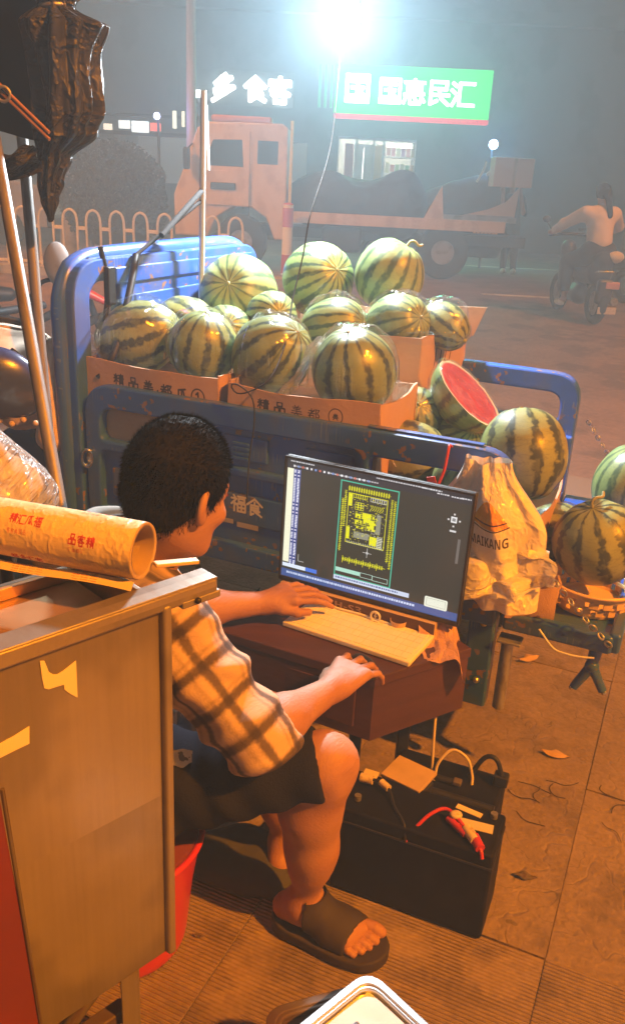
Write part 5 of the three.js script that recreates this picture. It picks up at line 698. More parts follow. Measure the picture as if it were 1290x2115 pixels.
  tag(part('cart_shelf', [bx(0.5, 0.012, 0.16, [-0.73, 0.915, -1.39], 0.003, [0, 0.15, 0]), bar([-0.85, 0, -1.4], [-0.85, 0.91, -1.4], 0.012), bar([-0.56, 0, -1.42], [-0.56, 0.91, -1.42], 0.012)], M.black, scene), 'dark shelf carrying the clear bag behind the cart', 'shelf');
  tag(part('wooden_strip', bx(0.07, 0.006, 0.016, [-0.2, 1.0, -1.16], 0.002, [0, 0.55, -0.1]), std({ color: lin(0.7, 0.5, 0.2), roughness: 0.4 }), scene), 'short bright strip lying at the corner of the cart rim', 'strip');
  // red bucket the man sits on
  const bk = thing('red_bucket', 'bright red plastic bucket between the cart and the dark shorts', 'bucket', [-0.362, 0, -1.385]);
  const bp = phy({ color: lin(0.62, 0.03, 0.02), roughness: 0.35, clearcoat: 0.3, transmission: 0.12, thickness: 0 });
  part('wall', lathe([[0.001, 0.006], [0.112, 0.006], [0.128, 0.0], [0.134, 0.012], [0.137, 0.03], [0.15, 0.16], [0.168, 0.275], [0.163, 0.275], [0.146, 0.16], [0.13, 0.02], [0.001, 0.014]], 56), bp, bk);
  part('rim', tf(new THREE.TorusGeometry(0.169, 0.007, 10, 60), [0, 0.276, 0], [Math.PI / 2, 0, 0]), bp, bk); part('lid', [cyl(0.162, 0.162, 0.012, [0, 0.282, 0], [0, 0, 0], 48)], std({ color: lin(0.2, 0.04, 0.03), roughness: 0.7 }), bk);
  tag(part('dark_lump', sdfMesh((p) => smax(smin(dEll(p, [-0.14, 0.02, -1.6], [0.12, 0.04, 0.1]), dEll(p, [-0.02, 0.02, -1.53], [0.09, 0.035, 0.06]), 0.06) + 0.02 * (n3(p[0] * 16, p[1] * 16, p[2] * 16) - 0.5), 0.001 - p[1], 0.004), [-0.3, -0.01, -1.75], [0.12, 0.09, -1.42], 0.008), std({ color: lin(0.055, 0.055, 0.06), roughness: 0.85, bumpMap: nFine, bumpScale: 0.002 }), scene), 'dark grey lump lying on the ground between bucket and shin', 'cloth');  // low lumpy dark grey shape on the ground
}
// ---------------------------------------------------------------- trays at the bottom edge
{
  const trayShape = (w, d, h) => { const g = []; const o = rrect(-w / 2, -d / 2, w / 2, d / 2, 0.035), i = rrect(-w / 2 + 0.012, -d / 2 + 0.012, w / 2 - 0.012, d / 2 - 0.012, 0.028, THREE.Path); o.holes.push(i); g.push(tf(ext(o, h, 0.003), [0, 0, 0], [-Math.PI / 2, 0, 0])); const lip = rrect(-w / 2 - 0.008, -d / 2 - 0.008, w / 2 + 0.008, d / 2 + 0.008, 0.04), j = rrect(-w / 2 + 0.006, -d / 2 + 0.006, w / 2 - 0.006, d / 2 - 0.006, 0.03, THREE.Path); lip.holes.push(j); g.push(tf(ext(lip, 0.004, 0.002), [0, h, 0], [-Math.PI / 2, 0, 0])); g.push(bx(w - 0.01, 0.004, d - 0.01, [0, 0.004, 0], 0)); return g; };
  const st = std({ color: lin(0.75, 0.74, 0.72), metalness: 0.9, roughness: 0.32, bumpMap: nCoarse, bumpScale: 0.002 });
  const t = thing('steel_tray', 'shiny steel tray lined with white paper at the bottom edge', 'tray', [0.137, 0.3, -0.885], 0.76);
  part('pan', trayShape(0.21, 0.23, 0.014), st, t); part('paper', sheet(20, 20, (u, v) => [mix(-0.088, 0.088, u), 0.009 + 0.003 * n3(u * 5, v * 5, 3), mix(-0.098, 0.098, v)]), std({ color: lin(0.7, 0.76, 0.8), roughness: 0.7 }), t);
  for (let i = 0; i < 9; i++) part('morsel', tf(new THREE.SphereGeometry(1, 10, 7), [rr(-0.075, 0.06), 0.013, rr(-0.08, 0.04)], [rr(-0.3, 0.3), rr(0, 3), 0], [rr(0.008, 0.016), 0.003, rr(0.003, 0.006)]), std({ color: lin(0.12, 0.13, 0.15), roughness: 0.5 }), t);
  const u = thing('steel_tray', 'duller tray tucked under the paper lined one at the bottom edge', 'tray', [0.085, 0.272, -0.955], 0.35); part('pan', trayShape(0.2, 0.13, 0.014), M.rust, u);
  tag(part('tray_stand', [bx(0.3, 0.015, 0.22, [0.1, 0.262, -0.84], 0.003, [0, 0.4, 0]), ...[[-0.02, -0.83], [0.02, -0.95], [0.2, -0.8], [0.2, -0.93]].map(([x, z]) => bar([x, 0, z], [x, 0.26, z], 0.01))], M.rust, scene), 'low rusty stand below the trays at the bottom edge', 'stand');
}
// ---------------------------------------------------------------- table, monitor, keyboard
const MON = { c: [0.142, 0, -1.845], turn: 0 };
{
  // table axes: corner at the near end, right side runs along (0.84, -0.54)
  const wood = std({ map: tex(512, 512, (u, v) => { const a = fbm(u * 3, v * 40, 0, 4, 701), b = fbm(u * 4, v * 4, 4, 4, 703), k = 0.6 + 0.5 * a + 0.3 * (b - 0.5); return [0.085 * k, 0.032 * k, 0.022 * k]; }), roughness: 0.5, bumpMap: rep(nFine, 2, 6), bumpScale: 0.0006 });
  const t = thing('low_table', 'dark red brown low wooden table with a drawer under the monitor', 'table', [0.157, 0, -1.614], 0);
  const q = [[0, 0], [0.235, -0.152], [0.03, -0.45], [-0.3, -0.37], [-0.43, -0.205]], inset = (k) => q.map(([x, z]) => { const cx = -0.05, cz = -0.21; return [cx + (x - cx) * k, cz + (z - cz) * k]; });
  const up = (pts, d, y) => tf(ext(poly(pts.map(([x, z]) => [x, -z])), d, 0.003), [0, y, 0], [-Math.PI / 2, 0, 0]);
  part('table_top', up(q, 0.02, 0.507), wood, t); part('drawer_box', up(inset(0.985), 0.145, 0.362), wood, t);
  const dr = part('drawer', (() => { const ang = Math.atan2(0.225, 0.43); return bx(0.4, 0.1, 0.008, [-0.216, 0.437, -0.111], 0.003, [0, -ang, 0]); })(), wood, t); part('knob', ball(0.009, [-0.12, 0.452, -0.05]), M.galv, dr);
  for (const [x, z] of inset(0.55)) part('leg', bx(0.03, 0.36, 0.03, [x, 0.18, z - 0.05], 0.004), M.black, t);
  // monitor: base line from left bottom to right bottom
  const l = V(-0.0755, 0, -2.0), r = V(0.3605, 0, -1.788), turn = Math.atan2(-(r.z - l.z), r.x - l.x), w = 0.486;
  const m = thing('computer_monitor', 'thin black computer monitor showing a yellow floor plan drawing', 'monitor', [(l.x + r.x) / 2, 0.528, (l.z + r.z) / 2], turn);
  const H0 = 0.047, hh = 0.333, tilt = 0.035;
  const scr = canvasTex(1792, 1200, (g, W, Hh) => {
    const sc = 1792 / 460; g.fillStyle = '#383731'; g.fillRect(0, 0, W, Hh); g.fillStyle = '#2e2e33'; g.fillRect(0, 0, W, 46); g.fillStyle = '#35353a'; g.fillRect(0, 46, W, 46);
    g.fillStyle = '#c9c9cc'; const txt = (x, y, n, c = '#d0d0d4', h = 12) => { g.fillStyle = c; for (let i = 0; i < n; i++) { const ww = 8 + rnd() * 16; g.fillRect(x, y, ww, h); x += ww + 6; } };
    txt(40, 18, 12); txt(70, 62, 6, '#9c9ca2'); txt(420, 62, 22, '#b8b8bd'); txt(900, 16, 26, '#c8c8cc'); txt(1330, 18, 8); txt(1470, 40, 5); txt(1600, 44, 5); txt(1690, 40, 4);
    for (let i = 0; i < 18; i++) { g.fillStyle = ['#d8d8dc', '#7c93c8', '#c86b5a', '#e8e8ea'][i % 4]; g.fillRect(70 + i * 44, 58, 20, 20); }
    g.fillStyle = '#f0efd2'; g.fillRect(10, 96, 66, 950); g.fillStyle = '#58609a'; g.fillRect(76, 96, 74, 960); for (let i = 0; i < 60; i++) { g.fillStyle = rnd() < 0.75 ? '#e8e9f2' : '#33406f'; g.fillRect(84, 104 + i * 16, 16, 11); g.fillRect(116 + rnd() * 6, 104 + i * 16, 20, 11); }
    // drawing frame
    const X = 566, Y = 108, Wd = 560, Hd = 936; g.strokeStyle = '#49b89a'; g.lineWidth = 11; g.strokeRect(X, Y, Wd, Hd); g.fillStyle = '#39382f'; g.fillRect(X + 14, Y + 10, Wd - 28, Hd - 100);
    const y = '#e6e21c'; g.strokeStyle = y; g.fillStyle = y; g.lineWidth = 4; const ln = (a, b, c, d) => { g.beginPath(); g.moveTo(a, b); g.lineTo(c, d); g.stroke(); };
    for (let i = 0; i < 17; i++) { const a = X + 78 + i * 24; g.lineWidth = 5; ln(a, Y + 44, a + 14, Y + 76); ln(a + 14, Y + 44, a, Y + 76); ln(a + 7, Y + 34, a + 7, Y + 86); } g.lineWidth = 3; ln(X + 70, Y + 60, X + 490, Y + 60);
    for (const [dx, y0, y1] of [[54, 90, 440], [30, 170, 690], [506, 90, 700], [536, 100, 760]]) { g.lineWidth = 4; ln(X + dx, Y + y0, X + dx, Y + y1); for (let q = y0; q < y1; q += 18) { g.lineWidth = 3 + 4 * rnd(); ln(X + dx - 13, Y + q, X + dx + 13, Y + q + rr(-4, 4)); } }
    for (let i = 0; i < 18; i++) { const a = X + 70 + i * 23; g.lineWidth = 5; ln(a, Y + 742, a + 12, Y + 780); ln(a + 12, Y + 742, a, Y + 780); if (i % 3 === 0) ln(a, Y + 728, a, Y + 800); } ln(X + 64, Y + 762, X + 500, Y + 762);
    g.lineWidth = 6; g.strokeRect(X + 84, Y + 104, 380, 480); g.lineWidth = 4; g.fillRect(X + 86, Y + 108, 36, 118);
    for (let i = 0; i < 6; i++) g.strokeRect(X + 134 + i * 22, Y + 106, 20, 34); for (let i = 0; i < 3; i++) for (let j = 0; j < 3; j++) g.strokeRect(X + 156 + i * 28, Y + 180 + j * 24, 24, 22);
    g.strokeStyle = '#cfcfc0'; g.lineWidth = 5; for (let i = 0; i < 7; i++) g.strokeRect(X + 300 + i * 22, Y + 112, 20, 34); g.strokeStyle = y; for (let i = 0; i < 6; i++) { ln(X + 300 + i * 22, Y + 180, X + 320 + i * 22, Y + 206); ln(X + 320 + i * 22, Y + 206, X + 300 + i * 22, Y + 232); }
    for (let i = 0; i < 12; i++) for (let j = 0; j < 8; j++) if (rnd() < 0.72) { g.lineWidth = 3; g.strokeRect(X + 164 + i * 17, Y + 268 + j * 20, 16, 19); if (rnd() < 0.5) g.fillRect(X + 166 + i * 17, Y + 270 + j * 20, 13, 16); }
    g.fillRect(X + 244, Y + 286, 70, 70); g.fillRect(X + 310, Y + 340, 44, 72); g.beginPath(); g.arc(X + 330, Y + 352, 26, 0, 7); g.fill(); g.strokeStyle = '#d8d8c0'; g.strokeRect(X + 336, Y + 420, 30, 30);
    g.fillStyle = '#8f8f7c'; g.fillRect(X + 372, Y + 258, 44, 190); g.fillRect(X + 160, Y + 464, 150, 62); g.fillStyle = y; g.fillRect(X + 320, Y + 480, 70, 86); g.fillRect(X + 88, Y + 430, 30, 120); for (let i = 0; i < 200; i++) { g.fillStyle = rnd() < 0.7 ? y : '#b9b9a2'; g.fillRect(X + 90 + rnd() * 370, Y + 110 + rnd() * 470, 3 + rnd() * 12, 2 + rnd() * 6); }
    for (let i = 0; i < 16; i++) { g.lineWidth = 5; ln(X + 96 + i * 23, Y + 566, X + 110 + i * 23, Y + 592); } for (let i = 0; i < 7; i++) g.strokeRect(X + 396, Y + 470 + i * 16, 44, 12);
    g.strokeStyle = '#d9d9d9'; g.lineWidth = 4; const cx = X + 310, cy = Y + 650; ln(cx - 44, cy, cx + 44, cy); ln(cx, cy - 48, cx, cy + 48); g.strokeRect(cx - 8, cy - 8, 16, 16); ln(176, 940, 176, 1010); ln(176, 1010, 236, 1010); txt(180, 66, 0);
    g.fillStyle = '#a9d9c6'; g.fillRect(X + 8, Y + 856, 250, 40); g.strokeStyle = '#bfe6d8'; g.strokeRect(X + 262, Y + 858, 120, 44); g.strokeRect(X + 384, Y + 862, 150, 44);
    g.fillStyle = '#dce6f4'; g.fillRect(10, 1058, 250, 38); g.fillStyle = '#4a76d6'; g.fillRect(262, 1056, 120, 40); g.fillStyle = '#c8d3e8'; g.fillRect(560, 1048, 760, 44); txt(580, 1060, 30, '#6a7aa6', 16); g.fillStyle = '#42598f'; g.fillRect(0, 1120, W, 80); txt(60, 1140, 60, '#c9d6f2', 22);
    g.fillStyle = '#e4e6d4'; g.beginPath(); g.roundRect(1470, 1024, 216, 104, 16); g.fill(); g.strokeStyle = '#b9bba8'; g.strokeRect(1490, 1040, 176, 70);
    g.fillStyle = '#ddd'; g.fillRect(1620, 226, 54, 56); g.fillStyle = '#888'; g.fillRect(1632, 240, 30, 28); g.fillStyle = '#cfcfcf'; for (const [a, b] of [[1640, 196], [1590, 250], [1692, 250], [1640, 306]]) g.fillRect(a, b, 16, 16); g.fillRect(1620, 350, 58, 18); g.fillStyle = '#6b6864'; g.fillRect(1704, 420, 24, 230);
  });
  part('casing', tf(bx(w, hh, 0.016, [0, 0, -0.012], 0.005), [0, H0 + hh / 2, 0], [-tilt, 0, 0]), M.black, m);
  part('back_shell', tf(bx(w * 0.62, hh * 0.55, 0.03, [0, -0.02, -0.034], 0.012), [0, H0 + hh / 2, 0], [-tilt, 0, 0]), M.black, m);
  const fr = rrect(-w / 2, -hh / 2, w / 2, hh / 2, 0.004); fr.holes.push(rrect(-w / 2 + 0.006, -hh / 2 + 0.012, w / 2 - 0.006, hh / 2 - 0.006, 0.001, THREE.Path));
  part('bezel', tf(ext(fr, 0.004, 0.001), [0, H0 + hh / 2, -0.001], [-tilt, 0, 0]), std({ color: lin(0.02, 0.02, 0.022), roughness: 0.35 }), m);
  part('screen', tf(new THREE.PlaneGeometry(w - 0.011, hh - 0.017), [0, H0 + hh / 2 + 0.003, -0.0005], [-tilt, 0, 0]), std({ color: lin(0.01, 0.01, 0.01), roughness: 0.25, emissive: lin(1, 1, 1), emissiveMap: scr, emissiveIntensity: 1.15 }), m);
  part('stand', [bx(0.05, 0.16, 0.02, [0, 0.1, -0.05], 0.006), bx(0.2, 0.012, 0.13, [0, 0.008, -0.05], 0.005)], M.black, m);
  const ra = new THREE.RectAreaLight(lin(0.95, 0.95, 0.85), 0.04, w - 0.02, hh - 0.03); ra.position.set(0, H0 + hh / 2, 0.004); ra.rotation.y = Math.PI; m.add(ra);
  // printed carton board standing under the screen, and what leans there
  const lab = canvasTex(1024, 192, (g) => { g.fillStyle = '#5b4233'; g.fillRect(0, 0, 1024, 192); for (let i = 0; i < 300; i++) { g.fillStyle = `rgba(${rnd() < 0.5 ? '40,26,18' : '130,100,78'},.09)`; g.fillRect(rnd() * 1024, rnd() * 192, 90, 3); } g.fillStyle = '#a58a72'; g.font = 'bold 104px sans-serif'; g.save(); g.translate(170, 112); g.scale(0.85, 1); g.fillText('00DZH-S3', 0, 0); g.restore(); });
  const cb = thing('printed_carton', 'flat brown carton lettered 00DZH-S3 under the monitor screen', 'carton', [(l.x + r.x) / 2, 0.528, (l.z + r.z) / 2], turn);
  const fm = std({ map: lab, roughness: 0.8 }); part('front_face', tf(new THREE.PlaneGeometry(0.42, 0.044), [-0.02, 0.023, 0.0225]), fm, cb); part('box', bx(0.422, 0.045, 0.03, [-0.02, 0.023, 0.007], 0.002), M.card, cb);
  // wide pale keyboard
  const k = thing('keyboard', 'flat pale keyboard lit orange lying before the monitor', 'keyboard', [0.121, 0.53, -1.802], Math.atan2(1.918 - 1.754, 0.287));
  k.rotation.y = -0.5;
  const km = std({ color: lin(0.85, 0.8, 0.68), roughness: 0.45 }); part('body', bx(0.335, 0.014, 0.15, [0, 0.008, -0.006], 0.004), km, k);
  for (let j = 0; j < 5; j++) for (let i = 0; i < 16; i++) { if (j === 4 && i > 3 && i < 9 && i !== 6) continue; const wide = j === 4 && i === 6; part('key', bx(wide ? 0.096 : 0.0191, 0.0022, 0.026, [-0.148 + i * 0.0197, 0.0158, -0.06 + j * 0.0268], 0.0012), km, k); }
  const lg = thing('round_badge', 'small round white badge at the back edge of the keyboard', 'badge', [0.166, 0.548, -1.842], -0.5); part('disc', [tf(new THREE.TorusGeometry(0.012, 0.0028, 8, 28), [0, 0.012, 0]), tf(bx(0.003, 0.014, 0.003, [0, 0.013, 0], 0.001), [0, 0, 0], [0, 0, 0]), tf(bx(0.008, 0.003, 0.003, [0, 0.012, 0], 0.001)), bx(0.02, 0.004, 0.01, [0, 0, 0], 0.001)], M.white, lg);
  tag(part('white_cable', tube([[0.0, 0.55, -1.945], [0.07, 0.55, -1.896], [0.13, 0.551, -1.866], [0.165, 0.55, -1.845], [0.22, 0.549, -1.818]], 0.003, 30), M.white, scene), 'white cable running along the back edge of the keyboard', 'cable');
  tag(part('paper_cup', [tf(lathe([[0.0, 0], [0.016, 0.0], [0.021, 0.03], [0.02, 0.03], [0.015, 0.002]], 24), [0.222, 0.53, -1.832])], std({ color: lin(0.6, 0.42, 0.28), roughness: 0.7 }), scene), 'small brown cup standing under the right part of the screen', 'cup');
  tag(part('pink_cloth', sheet(40, 30, (u, v) => [mix(0.265, 0.372, u) + 0.01 * n3(u * 4, v * 4, 2), (v < 0.55 ? 0.531 + 0.03 * Math.pow(Math.sin(v * 5.7), 2) * (0.4 + n3(u * 5, v * 4, 8)) : 0.531 - 0.02 * (v - 0.55)) + 0.012 * n3(u * 7, v * 7, 5) - (u > 0.82 ? (u - 0.82) * 0.42 : 0), mix(-1.85, -1.69, v) + 0.07 * (u - 0.5) * 0.4 + 0.01 * n3(u * 6, v * 3, 1) - 0.035 * u]), phy({ color: lin(0.6, 0.36, 0.34), roughness: 0.6, transmission: 0.2, thickness: 0, bumpMap: nCrinkle, bumpScale: 0.003 }), scene), 'crumpled pink plastic hanging over the right end of the table', 'plastic sheet');
  const ms = thing('computer_mouse', 'dark computer mouse under the right hand at the table corner', 'mouse', [0.132, 0.529, -1.645], 0.4); part('shell', sdfMesh((p) => smax(dEll(p, [0, 0.004, 0], [0.028, 0.028, 0.05]), 0.001 - p[1], 0.004), [-0.04, -0.005, -0.06], [0.04, 0.04, 0.06], 0.004), M.black, ms);
}
// ---------------------------------------------------------------- batteries on the ground
{
  const bm = phy({ map: rep(wear([0.005, 0.0045, 0.0045], [0.014, 0.012, 0.011], 0.9, 5), 2, 2), roughness: 0.62, specularIntensity: 0.35, bumpMap: nCoarse, bumpScale: 0.002 }), labM = std({ color: lin(0.6, 0.55, 0.45), roughness: 0.6 }), ct = [0.418, -1.41], an = Math.atan2(0.134, 0.332), c = Math.cos(an), s = Math.sin(an), P = (a, b) => [ct[0] + c * a + s * b, ct[1] + s * a - c * b];
  const put = (name, lab, cat, a, b, y = 0) => { const p = P(a, b); return thing(name, lab, cat, [p[0], y, p[1]], -an); };
  const t = put('battery', 'large black battery block in front, red and white taped leads on top', 'battery', -0.18, 0.072), h = 0.235;
  part('casing', bx(0.36, h, 0.145, [0, h / 2, 0], 0.008), bm, t); part('lid_seam', bx(0.364, 0.006, 0.149, [0, 0.2, 0], 0.002), M.black, t);
  part('label', bx(0.075, 0.0015, 0.028, [0.125, h + 0.0012, -0.005], 0, [0, 0.1, 0]), labM, t); part('label', bx(0.06, 0.0015, 0.016, [0.1, h + 0.0012, -0.045], 0, [0, -0.15, 0]), std({ color: lin(0.75, 0.62, 0.42), roughness: 0.6 }), t); for (const p of [[0.155, h + 0.006, -0.05], [-0.14, h + 0.006, 0.03]]) part('terminal', cyl(0.008, 0.008, 0.012, p), M.galv, t);
  const u = put('power_box', 'smaller black power box behind the battery, brown board on its top', 'battery', -0.165, 0.262); part('casing', bx(0.27, 0.195, 0.14, [0, 0.0975, 0], 0.012), bm, u); part('ridge', [bar([-0.14, 0.195, 0.07], [0.13, 0.195, 0.07], 0.012), bar([-0.13, 0.2, 0.02], [0.02, 0.2, 0.02], 0.009)], M.black, u); part('handle', tube([[0.05, 0.2, -0.02], [0.08, 0.26, -0.03], [0.11, 0.26, -0.03], [0.135, 0.2, -0.02]], 0.006, 24), M.black, u); part('socket', bx(0.035, 0.03, 0.03, [0.125, 0.212, -0.03], 0.005), M.black, u); part('switch', bx(0.02, 0.012, 0.02, [0.03, 0.205, 0.02], 0.003), M.rust, u);
  tag(part('card_board', bx(0.105, 0.01, 0.085, [0.262, 0.236, -1.665], 0.002, [0.06, -0.62, 0.05]), M.card, scene), 'small brown board lying on the black power box', 'board'); tag(part('charger', [bx(0.11, 0.028, 0.06, [0.26, 0.214, -1.66], 0.006, [0, -0.62, 0])], M.black, scene), 'flat black charger under the small brown board', 'charger');
  const T = (a, b, y) => { const p = P(a, b); return [p[0], y, p[1]]; };
  const lead = thing('red_lead', 'red battery lead wrapped in white tape on the front battery', 'lead', [0, 0, 0]), rm = std({ color: lin(0.5, 0.03, 0.02), roughness: 0.4 }), tp = std({ map: wear([0.68, 0.56, 0.36], [0.4, 0.28, 0.14], 0.8), roughness: 0.6 });
  part('wire', tube([T(-0.19, 0.0, 0.2), T(-0.175, 0.02, 0.23), T(-0.15, 0.05, 0.255), T(-0.12, 0.07, 0.262), T(-0.08, 0.05, 0.25), T(-0.055, 0.02, 0.243), T(-0.03, 0.005, 0.24), T(-0.022, -0.004, 0.225)], 0.0042, 60), rm, lead);
  part('connector', [bar(T(-0.115, 0.062, 0.246), T(-0.068, 0.03, 0.244), 0.008), bar(T(-0.05, 0.03, 0.247), T(-0.03, 0.004, 0.243), 0.011)], rm, lead); part('tape', [bar(T(-0.07, 0.045, 0.249), T(-0.045, 0.018, 0.247), 0.0125, 0.011), ball(0.012, T(-0.1, 0.066, 0.258), [1.2, 0.7, 1])], tp, lead);
  const l2 = thing('taped_lead', 'black lead with pale taped plug at the left of the front battery', 'lead', [0, 0, 0]);
  part('wire', tube([T(-0.33, 0.1, 0.248), T(-0.29, 0.1, 0.255), T(-0.26, 0.085, 0.252), T(-0.235, 0.05, 0.24), T(-0.2, 0.01, 0.236), T(-0.19, -0.002, 0.2)], 0.0035, 50), M.black, l2); part('plug', [bar(T(-0.335, 0.1, 0.25), T(-0.305, 0.1, 0.252), 0.011), bar(T(-0.285, 0.1, 0.255), T(-0.262, 0.088, 0.253), 0.0085)], tp, l2); part('scrap', bx(0.035, 0.004, 0.022, T(-0.32, 0.13, 0.243), 0.001, [0.2, -0.4, 0.1]), tp, l2);
  u.updateMatrixWorld(true);
  const cords = [[tube([[0.33, 0.42, -1.8], [0.324, 0.3, -1.74], [0.325, 0.2, -1.715]], 0.0035, 20), 'straight pale cord dropping from the table'], [tube([[0.33, 0.195, -1.7], [0.338, 0.235, -1.715], [0.37, 0.268, -1.725], [0.405, 0.256, -1.71], [0.42, 0.215, -1.7], [0.42, 0.195, -1.69]], 0.0038, 40), 'arched pale cord']];
  for (const [g, lab] of cords) part('cord', g.applyMatrix4(u.matrixWorld.clone().invert()), std({ color: lin(0.65, 0.55, 0.45), roughness: 0.45 }), u, { label: lab });
}
{ // litter on the ground
  const leafM = std({ color: lin(0.5, 0.33, 0.16), roughness: 0.8 });
  const leaf = (x, z, s, a, lab, m = leafM) => tag(part('dry_leaf', sheet(12, 6, (u, v) => { const w = Math.sin(u * Math.PI) * (v - 0.5) * 0.4, q = [(u - 0.5) * s, w * s]; return [x + q[0] * Math.cos(a) - q[1] * Math.sin(a), 0.006 + 0.2 * s * Math.abs(n3(u * 4, v * 3, x * 9) - 0.3), z + q[0] * Math.sin(a) + q[1] * Math.cos(a)]; }), m, scene), lab, 'leaf');
  leaf(0.748, -2.081, 0.08, 0.3, 'curled pale dry leaf on the ground right of the batteries'); leaf(0.79, -2.62, 0.09, -0.5, 'thin dry leaf in the shadow under the tailgate'); leaf(0.555, -1.6, 0.06, 0.2, 'small dark leaf scrap on the slab right of the front battery', M.rust); leaf(-0.2, -1.38, 0.025, 0.2, 'tiny dark scrap on the ribbed slab beside the bucket', M.rust);
  const hm = std({ color: lin(0.03, 0.022, 0.016), roughness: 0.9 }), g = []; for (let i = 0; i < 9; i++) { const x = rr(0.6, 0.95), z = rr(-2.0, -1.6); let a = rnd() * 6.3; const pts = []; let px = x, pz = z; for (let k = 0; k < 5; k++) { pts.push([px, 0.003, pz]); px += 0.025 * Math.cos(a); pz += 0.02 * Math.sin(a); a += rr(-0.9, 0.9); } g.push(tube(pts, 0.0011, 12, 4)); }
  tag(part('twigs', g, hm, scene), 'scatter of thin dark twigs on the ground right of the power box', 'twigs', undefined, 'stuff');
}
